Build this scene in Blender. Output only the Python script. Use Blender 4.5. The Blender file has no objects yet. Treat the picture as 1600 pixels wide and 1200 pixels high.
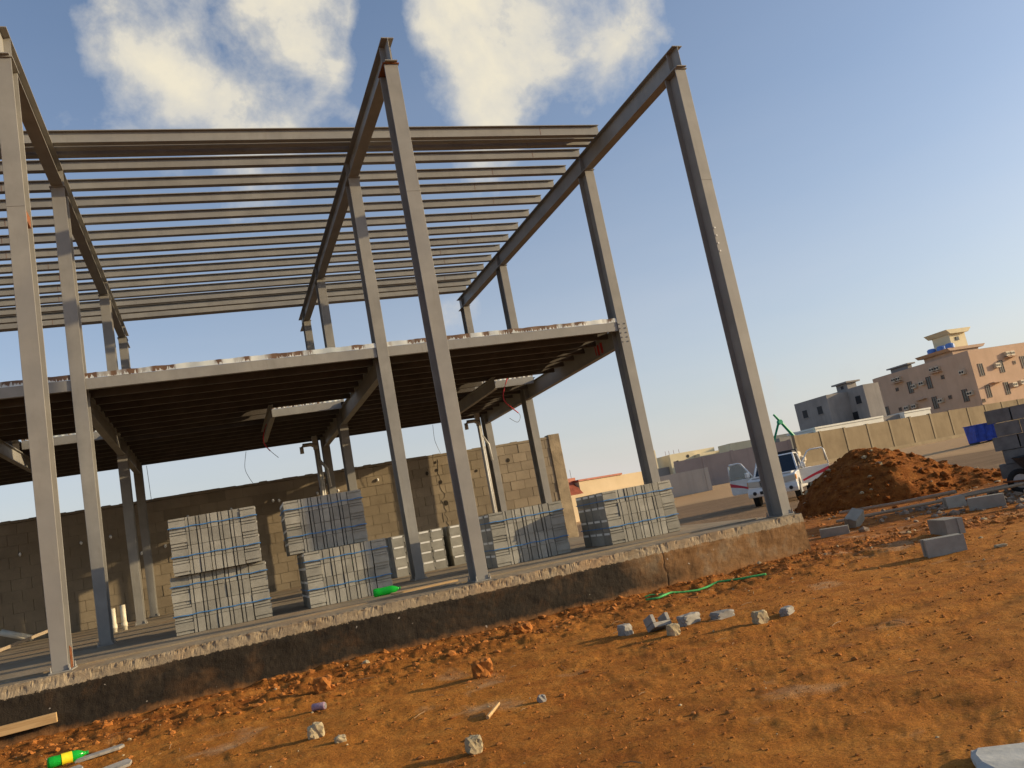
import bpy, math, random
import numpy as np
from mathutils import Vector, Matrix

R = math.radians
random.seed(7)
rng = np.random.default_rng(11)
scene = bpy.context.scene
COL = scene.collection

# ------------------------------------------------------------------ camera
YAW, PITCH, ROLL = R(20.914), R(9.199), R(-10.869)
CAM = Vector((-2.876, -9.719, 0.648))
cam_data = bpy.data.cameras.new("camera")
cam_data.sensor_width = 36.0
cam_data.lens = 28.944
cam_data.clip_start = 0.05
cam_data.clip_end = 6000
cam = bpy.data.objects.new("camera", cam_data)
COL.objects.link(cam)
fw = Vector((math.sin(YAW) * math.cos(PITCH), math.cos(YAW) * math.cos(PITCH), math.sin(PITCH)))
rt = Vector((math.cos(YAW), -math.sin(YAW), 0))
up = rt.cross(fw)
rt2 = math.cos(ROLL) * rt + math.sin(ROLL) * up
up2 = -math.sin(ROLL) * rt + math.cos(ROLL) * up
m = Matrix((rt2, up2, -fw)).transposed().to_4x4()
m.translation = CAM
cam.matrix_world = m
scene.camera = cam

# ------------------------------------------------------------------ sun + sky
SUN_EL, SUN_AZ = R(12.9), R(90 + 18.4)          # azimuth clockwise from +Y
sun_vec = Vector((math.cos(SUN_EL) * math.sin(SUN_AZ), math.cos(SUN_EL) * math.cos(SUN_AZ), math.sin(SUN_EL)))
sd = bpy.data.lights.new("sun", 'SUN')
sd.energy = 4.4
sd.angle = R(0.55)
sd.color = (1.0, 0.78, 0.47)
sun = bpy.data.objects.new("sun", sd)
COL.objects.link(sun)
sun.rotation_euler = sun_vec.to_track_quat('Z', 'Y').to_euler()

world = bpy.data.worlds.new("World")
scene.world = world
world.use_nodes = True
wn = world.node_tree
wn.nodes.clear()


def N(nt, typ, **kw):
    n = nt.nodes.new(typ)
    for k, v in kw.items():
        if k == 'inp':
            for i, val in v.items():
                n.inputs[i].default_value = val
        else:
            setattr(n, k, v)
    return n


def L(nt, a, ao, b, bi):
    nt.links.new(a.outputs[ao], b.inputs[bi])


def math_node(nt, op, a, b=None, c=None, clamp=False):
    n = nt.nodes.new('ShaderNodeMath')
    n.operation = op
    n.use_clamp = clamp
    for i, v in enumerate((a, b, c)):
        if v is None:
            continue
        if isinstance(v, (int, float)):
            n.inputs[i].default_value = v
        else:
            nt.links.new(v, n.inputs[i])
    return n.outputs[0]


def ramp(nt, src, stops, interp='LINEAR'):
    n = nt.nodes.new('ShaderNodeValToRGB')
    n.color_ramp.interpolation = interp
    el = n.color_ramp.elements
    while len(el) < len(stops):
        el.new(0.5)
    for e, (p, c) in zip(el, stops):
        e.position = p
        e.color = c if len(c) == 4 else (*c, 1)
    nt.links.new(src, n.inputs[0])
    return n.outputs[0]


def mixc(nt, fac, a, b, mode='MIX'):
    n = nt.nodes.new('ShaderNodeMix')
    n.data_type = 'RGBA'
    n.blend_type = mode
    for i, v in ((0, fac), (6, a), (7, b)):
        if isinstance(v, (int, float)):
            n.inputs[i].default_value = v
        elif isinstance(v, (tuple, list)):
            n.inputs[i].default_value = v if len(v) == 4 else (*v, 1)
        else:
            nt.links.new(v, n.inputs[i])
    return n.outputs[2]


def build_world():
    nt = wn
    tc = N(nt, 'ShaderNodeTexCoord')
    sky = N(nt, 'ShaderNodeTexSky')
    sky.sky_type = 'NISHITA'
    sky.sun_disc = False
    sky.sun_elevation = SUN_EL
    sky.sun_rotation = SUN_AZ
    sky.altitude = 600
    sky.air_density = 1.0
    sky.dust_density = 3.6
    sky.ozone_density = 2.8
    # clouds: noise over the sky's own directions, thicker round a few cloud centres
    direction = tc.outputs['Generated']
    n1 = N(nt, 'ShaderNodeTexNoise', inp={'Scale': 9.0, 'Detail': 10.0, 'Roughness': 0.6, 'Distortion': 0.15})
    L(nt, tc, 'Generated', n1, 'Vector')
    n2 = N(nt, 'ShaderNodeTexNoise', inp={'Scale': 1.7, 'Detail': 3.0, 'Roughness': 0.5})
    L(nt, tc, 'Generated', n2, 'Vector')
    total = None
    for d, sharp, amp in CLOUDS:
        dp = N(nt, 'ShaderNodeVectorMath', operation='DOT_PRODUCT')
        nt.links.new(direction, dp.inputs[0])
        dp.inputs[1].default_value = Vector(d).normalized()
        g = math_node(nt, 'SUBTRACT', dp.outputs['Value'], 1.0)
        g = math_node(nt, 'MULTIPLY', g, sharp)
        g = math_node(nt, 'EXPONENT', g)
        g = math_node(nt, 'MULTIPLY', g, amp)
        total = g if total is None else math_node(nt, 'ADD', total, g)
    total = math_node(nt, 'MINIMUM', total, 0.80)
    dens = math_node(nt, 'MULTIPLY_ADD', n1.outputs['Fac'], 1.7, -0.85)
    dens = math_node(nt, 'ADD', dens, math_node(nt, 'MULTIPLY', math_node(nt, 'MAXIMUM', math_node(nt, 'SUBTRACT', n2.outputs['Fac'], 0.60), 0.0), 3.0))
    dens = math_node(nt, 'ADD', dens, total)
    dens = math_node(nt, 'SUBTRACT', dens, 0.50)
    cov = math_node(nt, 'MULTIPLY', dens, 2.6, clamp=True)
    cov = math_node(nt, 'MULTIPLY', cov, 0.94)
    # shading inside the cloud: creamy where thick, cooler grey where thin
    n3 = N(nt, 'ShaderNodeTexNoise', inp={'Scale': 6.0, 'Detail': 5.0, 'Roughness': 0.5})
    L(nt, tc, 'Generated', n3, 'Vector')
    tone = math_node(nt, 'ADD', math_node(nt, 'MULTIPLY', dens, 0.9), math_node(nt, 'MULTIPLY', n3.outputs['Fac'], 0.7))
    ccol = ramp(nt, tone, [(0.25, (2.7, 2.85, 3.1)), (0.60, (3.3, 3.22, 3.0)), (0.95, (4.5, 4.1, 3.2))])
    # low haze and thin stratus all round the horizon
    sz = N(nt, 'ShaderNodeSeparateXYZ'); nt.links.new(direction, sz.inputs[0])
    hz = math_node(nt, 'MULTIPLY', math_node(nt, 'MAXIMUM', sz.outputs['Z'], 0.0), -4.2)
    hz = math_node(nt, 'MULTIPLY', math_node(nt, 'EXPONENT', hz), 0.82)
    n4 = N(nt, 'ShaderNodeTexNoise', inp={'Scale': 2.5, 'Detail': 5.0, 'Roughness': 0.5})
    mp4 = N(nt, 'ShaderNodeMapping'); mp4.inputs['Scale'].default_value = (1, 1, 5)
    nt.links.new(direction, mp4.inputs['Vector']); nt.links.new(mp4.outputs[0], n4.inputs['Vector'])
    hz = math_node(nt, 'MULTIPLY', hz, math_node(nt, 'MULTIPLY_ADD', n4.outputs['Fac'], 0.6, 0.68), clamp=True)
    base = mixc(nt, hz, sky.outputs[0], (4.0, 3.78, 3.65))
    mix = mixc(nt, cov, base, ccol)
    bg = N(nt, 'ShaderNodeBackground', inp={'Strength': SKY_STRENGTH})
    nt.links.new(mix, bg.inputs['Color'])
    out = N(nt, 'ShaderNodeOutputWorld')
    L(nt, bg, 0, out, 0)


SKY_STRENGTH = 0.15
CLOUDS = [  # direction, sharpness, extra cover
    ((0.006, 0.829, 0.56), 420, 0.5), ((0.083, 0.821, 0.565), 330, 0.6), ((0.131, 0.848, 0.514), 420, 0.6), ((0.182, 0.812, 0.554), 420, 0.6),
    ((0.051, 0.851, 0.523), 500, 0.35), ((-0.034, 0.819, 0.573), 700, 0.35), ((0.065, 0.776, 0.627), 250, 0.6), ((0.173, 0.754, 0.633), 250, 0.6),
    ((0.094, 0.867, 0.49), 900, 0.35), ((0.324, 0.779, 0.537), 450, 0.6), ((0.372, 0.786, 0.494), 520, 0.6), ((0.416, 0.736, 0.534), 380, 0.55),
    ((0.48, 0.716, 0.507), 700, 0.45), ((0.352, 0.817, 0.457), 1100, 0.4), ((0.264, 0.78, 0.567), 1500, 0.3), ((0.367, 0.704, 0.608), 250, 0.6),
    ((0.46, 0.675, 0.577), 300, 0.5), ((0.281, 0.925, 0.257), 2600, 0.5), ((0.316, 0.911, 0.266), 2600, 0.45), ((0.204, 0.856, 0.475), 4000, 0.3),
    ((0.086, 0.903, 0.42), 500, 0.42), ((0.343, 0.853, 0.395), 600, 0.45), ((0.573, 0.695, 0.434), 600, 0.2), ((0.459, 0.766, 0.451), 900, 0.25),
    ((0.228, 0.807, 0.545), 2200, -0.55), ((0.227, 0.836, 0.50), 1800, -0.5), ((0.237, 0.783, 0.575), 2600, -0.45), ((0.073, 0.841, 0.536), 6000, -0.45),   # blue gaps
    ((0.683, 0.723, 0.105), 500, 0.38), ((0.599, 0.796, 0.086), 700, 0.34), ((0.76, 0.64, 0.117), 900, 0.34),   # low cloud over the far houses
]
build_world()

vs = scene.view_settings
vs.view_transform = 'Standard'
vs.look = 'None'
vs.gamma = 1.0
vs.use_curve_mapping = False
vs.exposure = 0.42
scene.render.engine = 'CYCLES'
scene.render.resolution_x = 1024
scene.render.resolution_y = 768


# ------------------------------------------------------------------ helpers
def link(o, parent=None):
    COL.objects.link(o)
    if parent is not None:
        o.parent = parent
    return o


def tag(o, label=None, cat=None, group=None, kind=None):
    if label: o["label"] = label
    if cat: o["category"] = cat
    if group: o["group"] = group
    if kind: o["kind"] = kind
    return o


def empty(name, loc=(0, 0, 0), rz=0.0, label=None, cat=None, group=None):
    o = bpy.data.objects.new(name, None)
    o.location = loc
    o.rotation_euler = (0, 0, rz)
    o.empty_display_size = 0.2
    COL.objects.link(o)
    return tag(o, label, cat, group)


class MB:
    """collects boxes, prisms and tubes, then makes ONE mesh object"""

    def __init__(s):
        s.v, s.f, s.m = [], [], []

    def add(s, verts, faces, mi=0):
        b = len(s.v)
        s.v += [tuple(p) for p in verts]
        s.f += [tuple(b + i for i in f) for f in faces]
        s.m += [mi] * len(faces)
        return s

    def box(s, x0, x1, y0, y1, z0, z1, mi=0, M=None):
        v = [Vector(p) for p in ((x0, y0, z0), (x1, y0, z0), (x1, y1, z0), (x0, y1, z0), (x0, y0, z1), (x1, y0, z1), (x1, y1, z1), (x0, y1, z1))]
        if M: v = [M @ p for p in v]
        return s.add(v, [(0, 3, 2, 1), (4, 5, 6, 7), (0, 1, 5, 4), (1, 2, 6, 5), (2, 3, 7, 6), (3, 0, 4, 7)], mi)

    def prism(s, poly, axis, a, b, mi=0, M=None):
        """poly: 2-D points; axis x: (y,z), y: (x,z), z: (x,y); any simple polygon"""
        def p3(p, t):
            return {'x': (t, p[0], p[1]), 'y': (p[0], t, p[1]), 'z': (p[0], p[1], t)}[axis]
        n = len(poly)
        v = [Vector(p3(p, a)) for p in poly] + [Vector(p3(p, b)) for p in poly]
        if M: v = [M @ p for p in v]
        f = [tuple(range(n)), tuple(range(2 * n - 1, n - 1, -1))]
        f += [(i, n + i, n + (i + 1) % n, (i + 1) % n) for i in range(n)]
        return s.add(v, f, mi)

    def tube(s, pts, r, n=8, mi=0, cap=True):
        pts = [Vector(p) for p in pts]
        rad = r if isinstance(r, (list, tuple)) else [r] * len(pts)
        b = len(s.v)
        for i, p in enumerate(pts):
            t = (pts[min(i + 1, len(pts) - 1)] - pts[max(i - 1, 0)]).normalized()
            a = Vector((0, 0, 1)) if abs(t.z) < 0.9 else Vector((1, 0, 0))
            u = t.cross(a).normalized()
            w = t.cross(u)
            for k in range(n):
                q = 2 * math.pi * k / n
                s.v.append(tuple(p + rad[i] * (math.cos(q) * u + math.sin(q) * w)))
        for i in range(len(pts) - 1):
            for k in range(n):
                s.f.append((b + i * n + k, b + i * n + (k + 1) % n, b + (i + 1) * n + (k + 1) % n, b + (i + 1) * n + k))
                s.m.append(mi)
        if cap:
            s.f.append(tuple(b + k for k in range(n))[::-1]); s.m.append(mi)
            s.f.append(tuple(b + (len(pts) - 1) * n + k for k in range(n))); s.m.append(mi)
        return s

    def mesh(s, name, mats, smooth=False):
        me = bpy.data.meshes.new(name)
        me.from_pydata(s.v, [], s.f)
        for mt in (mats if isinstance(mats, (list, tuple)) else [mats]):
            me.materials.append(mt)
        me.polygons.foreach_set('material_index', s.m)
        if smooth:
            me.polygons.foreach_set('use_smooth', [True] * len(s.f))
        me.update()
        import bmesh
        bm = bmesh.new(); bm.from_mesh(me)
        bmesh.ops.recalc_face_normals(bm, faces=bm.faces)
        bm.to_mesh(me); bm.free()
        return me

    def build(s, name, mats, parent=None, smooth=False, bevel=0.0, loc=None):
        o = bpy.data.objects.new(name, s.mesh(name, mats, smooth))
        if loc: o.location = loc
        link(o, parent)
        if bevel:
            b = o.modifiers.new('bevel', 'BEVEL')
            b.width = bevel; b.segments = 2; b.limit_method = 'ANGLE'; b.angle_limit = R(40)
        return o


def mesh_obj(name, me, parent=None, loc=(0, 0, 0), rot=(0, 0, 0)):
    o = bpy.data.objects.new(name, me)
    o.location = loc
    o.rotation_euler = rot
    return link(o, parent)


def ibeam_poly(w, h, tf, tw):
    return [(-w / 2, -h / 2), (w / 2, -h / 2), (w / 2, -h / 2 + tf), (tw / 2, -h / 2 + tf), (tw / 2, h / 2 - tf), (w / 2, h / 2 - tf),
            (w / 2, h / 2), (-w / 2, h / 2), (-w / 2, h / 2 - tf), (-tw / 2, h / 2 - tf), (-tw / 2, -h / 2 + tf), (-w / 2, -h / 2 + tf)]


def ib(mb, axis, c, w, h, a, b, tf=0.012, tw=0.009, mi=0):
    """I-section as three butted boxes; c = centre of the section in the other two axes (axis order x<y<z)"""
    def bx(u0, u1, v0, v1):
        if axis == 'z': mb.box(c[0] + u0, c[0] + u1, c[1] + v0, c[1] + v1, a, b, mi)
        if axis == 'y': mb.box(c[0] + u0, c[0] + u1, a, b, c[1] + v0, c[1] + v1, mi)
        if axis == 'x': mb.box(a, b, c[0] + u0, c[0] + u1, c[1] + v0, c[1] + v1, mi)
    mb.prism([(c[0] + p[0], c[1] + p[1]) for p in ibeam_poly(w, h, tf, tw)], axis, a, b, mi)


# ------------------------------------------------------------------ numpy noise
_perm = rng.random((256, 256))


def vnoise(x, y):
    xi = np.floor(x).astype(int); yi = np.floor(y).astype(int)
    fx = x - xi; fy = y - yi
    fx = fx * fx * fx * (fx * (fx * 6 - 15) + 10); fy = fy * fy * fy * (fy * (fy * 6 - 15) + 10)
    g = lambda a, b: _perm[a & 255, b & 255]
    return (g(xi, yi) * (1 - fx) + g(xi + 1, yi) * fx) * (1 - fy) + (g(xi, yi + 1) * (1 - fx) + g(xi + 1, yi + 1) * fx) * fy - 0.5


def fbm(x, y, octs=4, rough=0.5):
    t = 0; a = 1.0
    for o in range(octs):
        t = t + a * vnoise(x * 2 ** o + 17.3 * o, y * 2 ** o - 9.1 * o); a *= rough
    return t


def sstep(a, b, x):
    t = np.clip((x - a) / (b - a), 0, 1)
    return t * t * (3 - 2 * t)


GZ = -0.56
FEET = [(random.uniform(-2.6, 3.4), random.uniform(-6.2, -2.0), random.uniform(0, 6.28)) for _ in range(14)]


def ground_h(x, y):
    r = np.hypot(x - CAM.x, y - CAM.y)
    near = 1 - sstep(25, 60, r)
    h = GZ + 0.05 * fbm(x * 0.6, y * 0.6, 3) * near
    band = sstep(-2.6, -1.2, y) * (1 - sstep(0.2, 1.5, y)) * (1 - sstep(5.0, 6.5, x))
    rough = 0.20 + 0.75 * band + 0.22 * sstep(-0.1, 0.35, fbm(x * 0.9 + 5, y * 0.9, 2))
    h = h + near * rough * (0.042 * fbm(x * 3.1, y * 3.1, 4, 0.62))
    h = h + near * rough * 0.020 * np.abs(fbm(x * 9.0 + 3, y * 9.0, 3, 0.6))
    h = h + near * rough * 0.010 * fbm(x * 31, y * 31, 2)
    h = h + 0.035 * band * sstep(-0.9, -0.3, y)
    # wheel ruts along the drive at the right
    for off in (-5.15, -4.55):
        d = (y - off) - 0.16 * (x - 2.0) - 0.15 * vnoise(x * 0.4, x * 0 + off)
        tread = 0.55 + 0.45 * np.sign(np.sin((x + 0.35 * np.abs(d) / 0.13) * 2 * math.pi / 0.085))
        h = h - 0.016 * np.exp(-(d / 0.12) ** 4) * (0.80 + 0.20 * tread) * sstep(-0.5, 1.5, x) * near
        h = h + 0.008 * np.exp(-((np.abs(d) - 0.22) / 0.08) ** 2) * sstep(-0.5, 1.5, x) * near
    # embankment beyond the road
    h = h + 0.80 * sstep(56, 76, r)
    h = h + 0.10 * fbm(x * 0.15, y * 0.15, 3) * sstep(20, 60, r) * (1 - sstep(100, 140, r))
    return h


def gh(x, y):
    return float(ground_h(np.array([float(x)]), np.array([float(y)]))[0])


# ------------------------------------------------------------------ materials
def new_mat(name):
    mt = bpy.data.materials.new(name)
    mt.use_nodes = True
    nt = mt.node_tree
    b = nt.nodes['Principled BSDF']
    return mt, nt, b


def obj_coord(nt, space='Object'):
    tc = N(nt, 'ShaderNodeTexCoord')
    return tc.outputs[space]


def world_pos(nt):
    g = N(nt, 'ShaderNodeNewGeometry')
    return g.outputs['Position']


def noise(nt, vec, scale, detail=4.0, rough=0.55, dist=0.0, stretch=None):
    if stretch:
        mp = N(nt, 'ShaderNodeMapping')
        mp.inputs['Scale'].default_value = stretch
        nt.links.new(vec, mp.inputs['Vector'])
        vec = mp.outputs['Vector']
    n = N(nt, 'ShaderNodeTexNoise', inp={'Scale': scale, 'Detail': detail, 'Roughness': rough, 'Distortion': dist})
    nt.links.new(vec, n.inputs['Vector'])
    return n.outputs['Fac']


def bump(nt, b, h, strength=0.3, dist=0.01):
    n = N(nt, 'ShaderNodeBump', inp={'Strength': strength, 'Distance': dist})
    nt.links.new(h, n.inputs['Height'])
    nt.links.new(n.outputs[0], b.inputs['Normal'])


def simple(name, col, rough=0.7, var=0.12, scale=6.0, bmp=0.15, bscale=60.0, metal=0.0, obj_var=0.0, spec=0.3, coat=0.0, use_world=True, bdist=0.004):
    mt, nt, b = new_mat(name)
    vec = world_pos(nt) if use_world else obj_coord(nt)
    f = noise(nt, vec, scale, 5.0, 0.6)
    lo = tuple(c * (1 - var * 2) for c in col); hi = tuple(min(1, c * (1 + var * 2)) for c in col)
    c = ramp(nt, f, [(0.25, lo), (0.75, hi)])
    if obj_var:
        oi = N(nt, 'ShaderNodeObjectInfo')
        v = math_node(nt, 'MULTIPLY_ADD', oi.outputs['Random'], 2 * obj_var, 1 - obj_var)
        hsv = N(nt, 'ShaderNodeHueSaturation')
        nt.links.new(v, hsv.inputs['Value']); nt.links.new(c, hsv.inputs['Color'])
        c = hsv.outputs['Color']
    nt.links.new(c, b.inputs['Base Color'])
    b.inputs['Roughness'].default_value = rough
    b.inputs['Metallic'].default_value = metal
    b.inputs['Specular IOR Level'].default_value = spec
    if coat: b.inputs['Coat Weight'].default_value = coat
    if bmp: bump(nt, b, noise(nt, vec, bscale, 4.0, 0.6), bmp, bdist)
    return mt


MAT = {}


def mat_steel():
    mt, nt, b = new_mat('grey_primed_steel')
    p = world_pos(nt)
    f = noise(nt, p, 2.2, 6, 0.6)
    c = ramp(nt, f, [(0.3, (0.212, 0.202, 0.182)), (0.7, (0.295, 0.281, 0.252))])
    st = noise(nt, p, 3.0, 5, 0.65, stretch=(6, 6, 0.8))
    c = mixc(nt, math_node(nt, 'MULTIPLY', ramp(nt, st, [(0.55, (0, 0, 0)), (0.75, (1, 1, 1))]), 0.35), c, (0.17, 0.145, 0.115))
    pp = noise(nt, p, 0.8, 4, 0.55)
    c = mixc(nt, ramp(nt, pp, [(0.45, (0, 0, 0)), (0.62, (0.5, 0.5, 0.5))]), c, (0.21, 0.205, 0.20))
    rs = noise(nt, p, 5.5, 6, 0.7)
    c = mixc(nt, ramp(nt, rs, [(0.70, (0, 0, 0)), (0.74, (0.8, 0.8, 0.8))]), c, (0.16, 0.065, 0.03))
    nt.links.new(c, b.inputs['Base Color'])
    b.inputs['Roughness'].default_value = 0.55
    b.inputs['Specular IOR Level'].default_value = 0.35
    bump(nt, b, noise(nt, p, 25, 3), 0.08, 0.003)
    return mt


def mat_ground():
    mt, nt, b = new_mat('orange_sandy_soil')
    p = world_pos(nt)
    f1 = noise(nt, p, 0.42, 7, 0.62, 0.6)
    f2 = noise(nt, p, 5.0, 7, 0.65)
    f3 = noise(nt, p, 60.0, 4, 0.6)
    c = ramp(nt, f1, [(0.30, (0.27, 0.088, 0.013)), (0.5, (0.42, 0.165, 0.026)), (0.70, (0.54, 0.245, 0.048))])
    c2 = ramp(nt, f2, [(0.32, (0.20, 0.056, 0.009)), (0.5, (0.41, 0.155, 0.025)), (0.70, (0.57, 0.265, 0.056))])
    c = mixc(nt, 0.5, c, c2)
    c = mixc(nt, ramp(nt, f3, [(0.42, (0, 0, 0)), (0.68, (0.5, 0.5, 0.5))]), c, (0.17, 0.058, 0.015))
    # freshly dug, redder soil along the slab foot
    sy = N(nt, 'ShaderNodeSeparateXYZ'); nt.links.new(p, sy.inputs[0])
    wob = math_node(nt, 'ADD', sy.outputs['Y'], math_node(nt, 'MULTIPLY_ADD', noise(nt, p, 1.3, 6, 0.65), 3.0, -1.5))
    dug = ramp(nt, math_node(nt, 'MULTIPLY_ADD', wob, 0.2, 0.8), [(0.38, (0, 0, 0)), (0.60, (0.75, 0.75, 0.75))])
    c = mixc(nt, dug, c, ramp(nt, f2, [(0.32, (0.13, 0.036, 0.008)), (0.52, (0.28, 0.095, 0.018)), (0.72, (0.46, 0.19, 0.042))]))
    # scattered pale grit and spilled cement
    g = noise(nt, p, 140, 2, 0.5)
    c = mixc(nt, ramp(nt, g, [(0.70, (0, 0, 0)), (0.76, (0.6, 0.6, 0.6))]), c, (0.55, 0.42, 0.28))
    sp = noise(nt, p, 0.9, 5, 0.62, 0.3)
    c = mixc(nt, ramp(nt, sp, [(0.60, (0, 0, 0)), (0.74, (0.6, 0.6, 0.6))]), c, (0.46, 0.33, 0.20))
    # distance from the building site: packed grey-brown road, then pale sand
    d = N(nt, 'ShaderNodeVectorMath', operation='DISTANCE')
    nt.links.new(p, d.inputs[0]); d.inputs[1].default_value = (2.0, -4.0, -0.5)
    dd = math_node(nt, 'ADD', d.outputs['Value'], math_node(nt, 'MULTIPLY', noise(nt, p, 0.25, 4), 5.0))
    far = ramp(nt, math_node(nt, 'MULTIPLY', dd, 0.01), [(0.165, (0, 0, 0)), (0.20, (1, 1, 1))])
    road = ramp(nt, noise(nt, p, 0.7, 6, 0.6, stretch=(0.4, 1.6, 1)), [(0.3, (0.17, 0.105, 0.055)), (0.7, (0.26, 0.17, 0.095))])
    c = mixc(nt, far, c, road)
    far2 = ramp(nt, math_node(nt, 'MULTIPLY', dd, 0.01), [(0.50, (0, 0, 0)), (0.54, (1, 1, 1))])
    c = mixc(nt, far2, c, (0.45, 0.29, 0.15))
    nt.links.new(c, b.inputs['Base Color'])
    b.inputs['Roughness'].default_value = 0.95
    b.inputs['Specular IOR Level'].default_value = 0.1
    h = math_node(nt, 'ADD', noise(nt, p, 34, 8, 0.75), math_node(nt, 'MULTIPLY', noise(nt, p, 9, 5, 0.65), 1.6))
    bump(nt, b, h, 0.85, 0.026)
    return mt


def mat_slab():
    mt, nt, b = new_mat('slab_concrete')
    p = world_pos(nt)
    sx = N(nt, 'ShaderNodeSeparateXYZ'); nt.links.new(p, sx.inputs[0])
    f = noise(nt, p, 2.5, 7, 0.65)
    conc = ramp(nt, f, [(0.3, (0.215, 0.165, 0.105)), (0.7, (0.33, 0.265, 0.18))])
    conc = mixc(nt, ramp(nt, noise(nt, p, 1.1, 5, 0.6), [(0.5, (0, 0, 0)), (0.72, (0.75, 0.75, 0.75))]), conc, (0.33, 0.21, 0.11))
    # brushed-on bitumen below a ragged line on the outer face; worn off towards the right corner
    edge = math_node(nt, 'ADD', sx.outputs['Z'], math_node(nt, 'MULTIPLY', math_node(nt, 'SUBTRACT', noise(nt, p, 13, 8, 0.8), 0.5), 0.13))
    below = math_node(nt, 'LESS_THAN', edge, -0.115)
    bit = ramp(nt, noise(nt, p, 3.2, 7, 0.7, stretch=(1, 1, 0.45)), [(0.3, (0.014, 0.011, 0.008)), (0.55, (0.030, 0.023, 0.016)), (0.78, (0.085, 0.052, 0.027))])
    bit = mixc(nt, ramp(nt, noise(nt, p, 6, 6, 0.7, stretch=(5, 5, 0.5)), [(0.6, (0, 0, 0)), (0.8, (0.5, 0.5, 0.5))]), bit, (0.10, 0.062, 0.033))
    dirty = ramp(nt, noise(nt, p, 3.0, 6, 0.65), [(0.3, (0.10, 0.052, 0.02)), (0.52, (0.22, 0.115, 0.045)), (0.7, (0.24, 0.17, 0.10))])
    wx = math_node(nt, 'ADD', sx.outputs['X'], math_node(nt, 'MULTIPLY', noise(nt, p, 1.6, 5, 0.6), 2.0))
    worn = ramp(nt, math_node(nt, 'MULTIPLY', wx, 0.1), [(0.27, (0, 0, 0)), (0.36, (1, 1, 1))])
    bit = mixc(nt, ramp(nt, noise(nt, p, 1.4, 6, 0.7, 0.5), [(0.52, (0, 0, 0)), (0.66, (0.7, 0.7, 0.7))]), bit, (0.085, 0.045, 0.02))
    bit = mixc(nt, worn, bit, dirty)
    # white nail heads and splashes of mortar
    sp = noise(nt, p, 14, 2, 0.5)
    bit = mixc(nt, ramp(nt, sp, [(0.76, (0, 0, 0)), (0.79, (1, 1, 1))]), bit, (0.42, 0.38, 0.32))
    # dusty splash of soil near the ground
    lowd = math_node(nt, 'ADD', sx.outputs['Z'], math_node(nt, 'MULTIPLY', noise(nt, p, 5, 5, 0.65), 0.22))
    bit = mixc(nt, ramp(nt, math_node(nt, 'MULTIPLY_ADD', lowd, 1.0, 1.0), [(0.56, (0.75, 0.75, 0.75)), (0.64, (0, 0, 0))]), bit, (0.28, 0.13, 0.045))
    c = mixc(nt, below, conc, bit)
    nt.links.new(c, b.inputs['Base Color'])
    b.inputs['Roughness'].default_value = 0.85
    b.inputs['Specular IOR Level'].default_value = 0.2
    bump(nt, b, math_node(nt, 'ADD', noise(nt, p, 26, 7, 0.75), noise(nt, p, 80, 4, 0.6)), 0.45, 0.010)
    return mt


def mat_flashing():
    mt, nt, b = new_mat('white_edge_flashing_with_drips')
    p = world_pos(nt)
    base = ramp(nt, noise(nt, p, 1.3, 4), [(0.35, (0.44, 0.48, 0.48)), (0.65, (0.66, 0.68, 0.65))])
    sx = N(nt, 'ShaderNodeSeparateXYZ'); nt.links.new(p, sx.inputs[0])
    patch = ramp(nt, noise(nt, p, 1.25, 3, 0.6, stretch=(1, 1, 0.02)), [(0.46, (0, 0, 0)), (0.50, (1, 1, 1))])
    drip = noise(nt, p, 26, 4, 0.7, stretch=(1, 1, 0.03))
    up_ = math_node(nt, 'MULTIPLY', math_node(nt, 'SUBTRACT', 3.902, sx.outputs['Z']), 12.5)     # 0 at the top lip, 1 at the bottom
    reach = math_node(nt, 'MULTIPLY_ADD', drip, 4.2, -1.25)
    on = math_node(nt, 'LESS_THAN', up_, reach)
    c = mixc(nt, math_node(nt, 'MULTIPLY', on, patch), base, (0.13, 0.07, 0.035))
    nt.links.new(c, b.inputs['Base Color'])
    b.inputs['Roughness'].default_value = 0.5
    return mt


def mat_wallblock():
    mt, nt, b = new_mat('tan_wall_block')
    p = world_pos(nt)
    c = ramp(nt, noise(nt, p, 1.1, 6, 0.6), [(0.3, (0.21, 0.168, 0.115)), (0.7, (0.305, 0.25, 0.175))])
    c = mixc(nt, ramp(nt, noise(nt, p, 9, 6, 0.7), [(0.45, (0, 0, 0)), (0.8, (0.6, 0.6, 0.6))]), c, (0.22, 0.18, 0.13))
    oi = N(nt, 'ShaderNodeObjectInfo')
    hsv = N(nt, 'ShaderNodeHueSaturation')
    nt.links.new(math_node(nt, 'MULTIPLY_ADD', oi.outputs['Random'], 0.28, 0.86), hsv.inputs['Value'])
    nt.links.new(c, hsv.inputs['Color'])
    nt.links.new(hsv.outputs[0], b.inputs['Base Color'])
    b.inputs['Roughness'].default_value = 0.92
    b.inputs['Specular IOR Level'].default_value = 0.1
    bump(nt, b, noise(nt, p, 45, 5, 0.65), 0.5, 0.008)
    return mt


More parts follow.
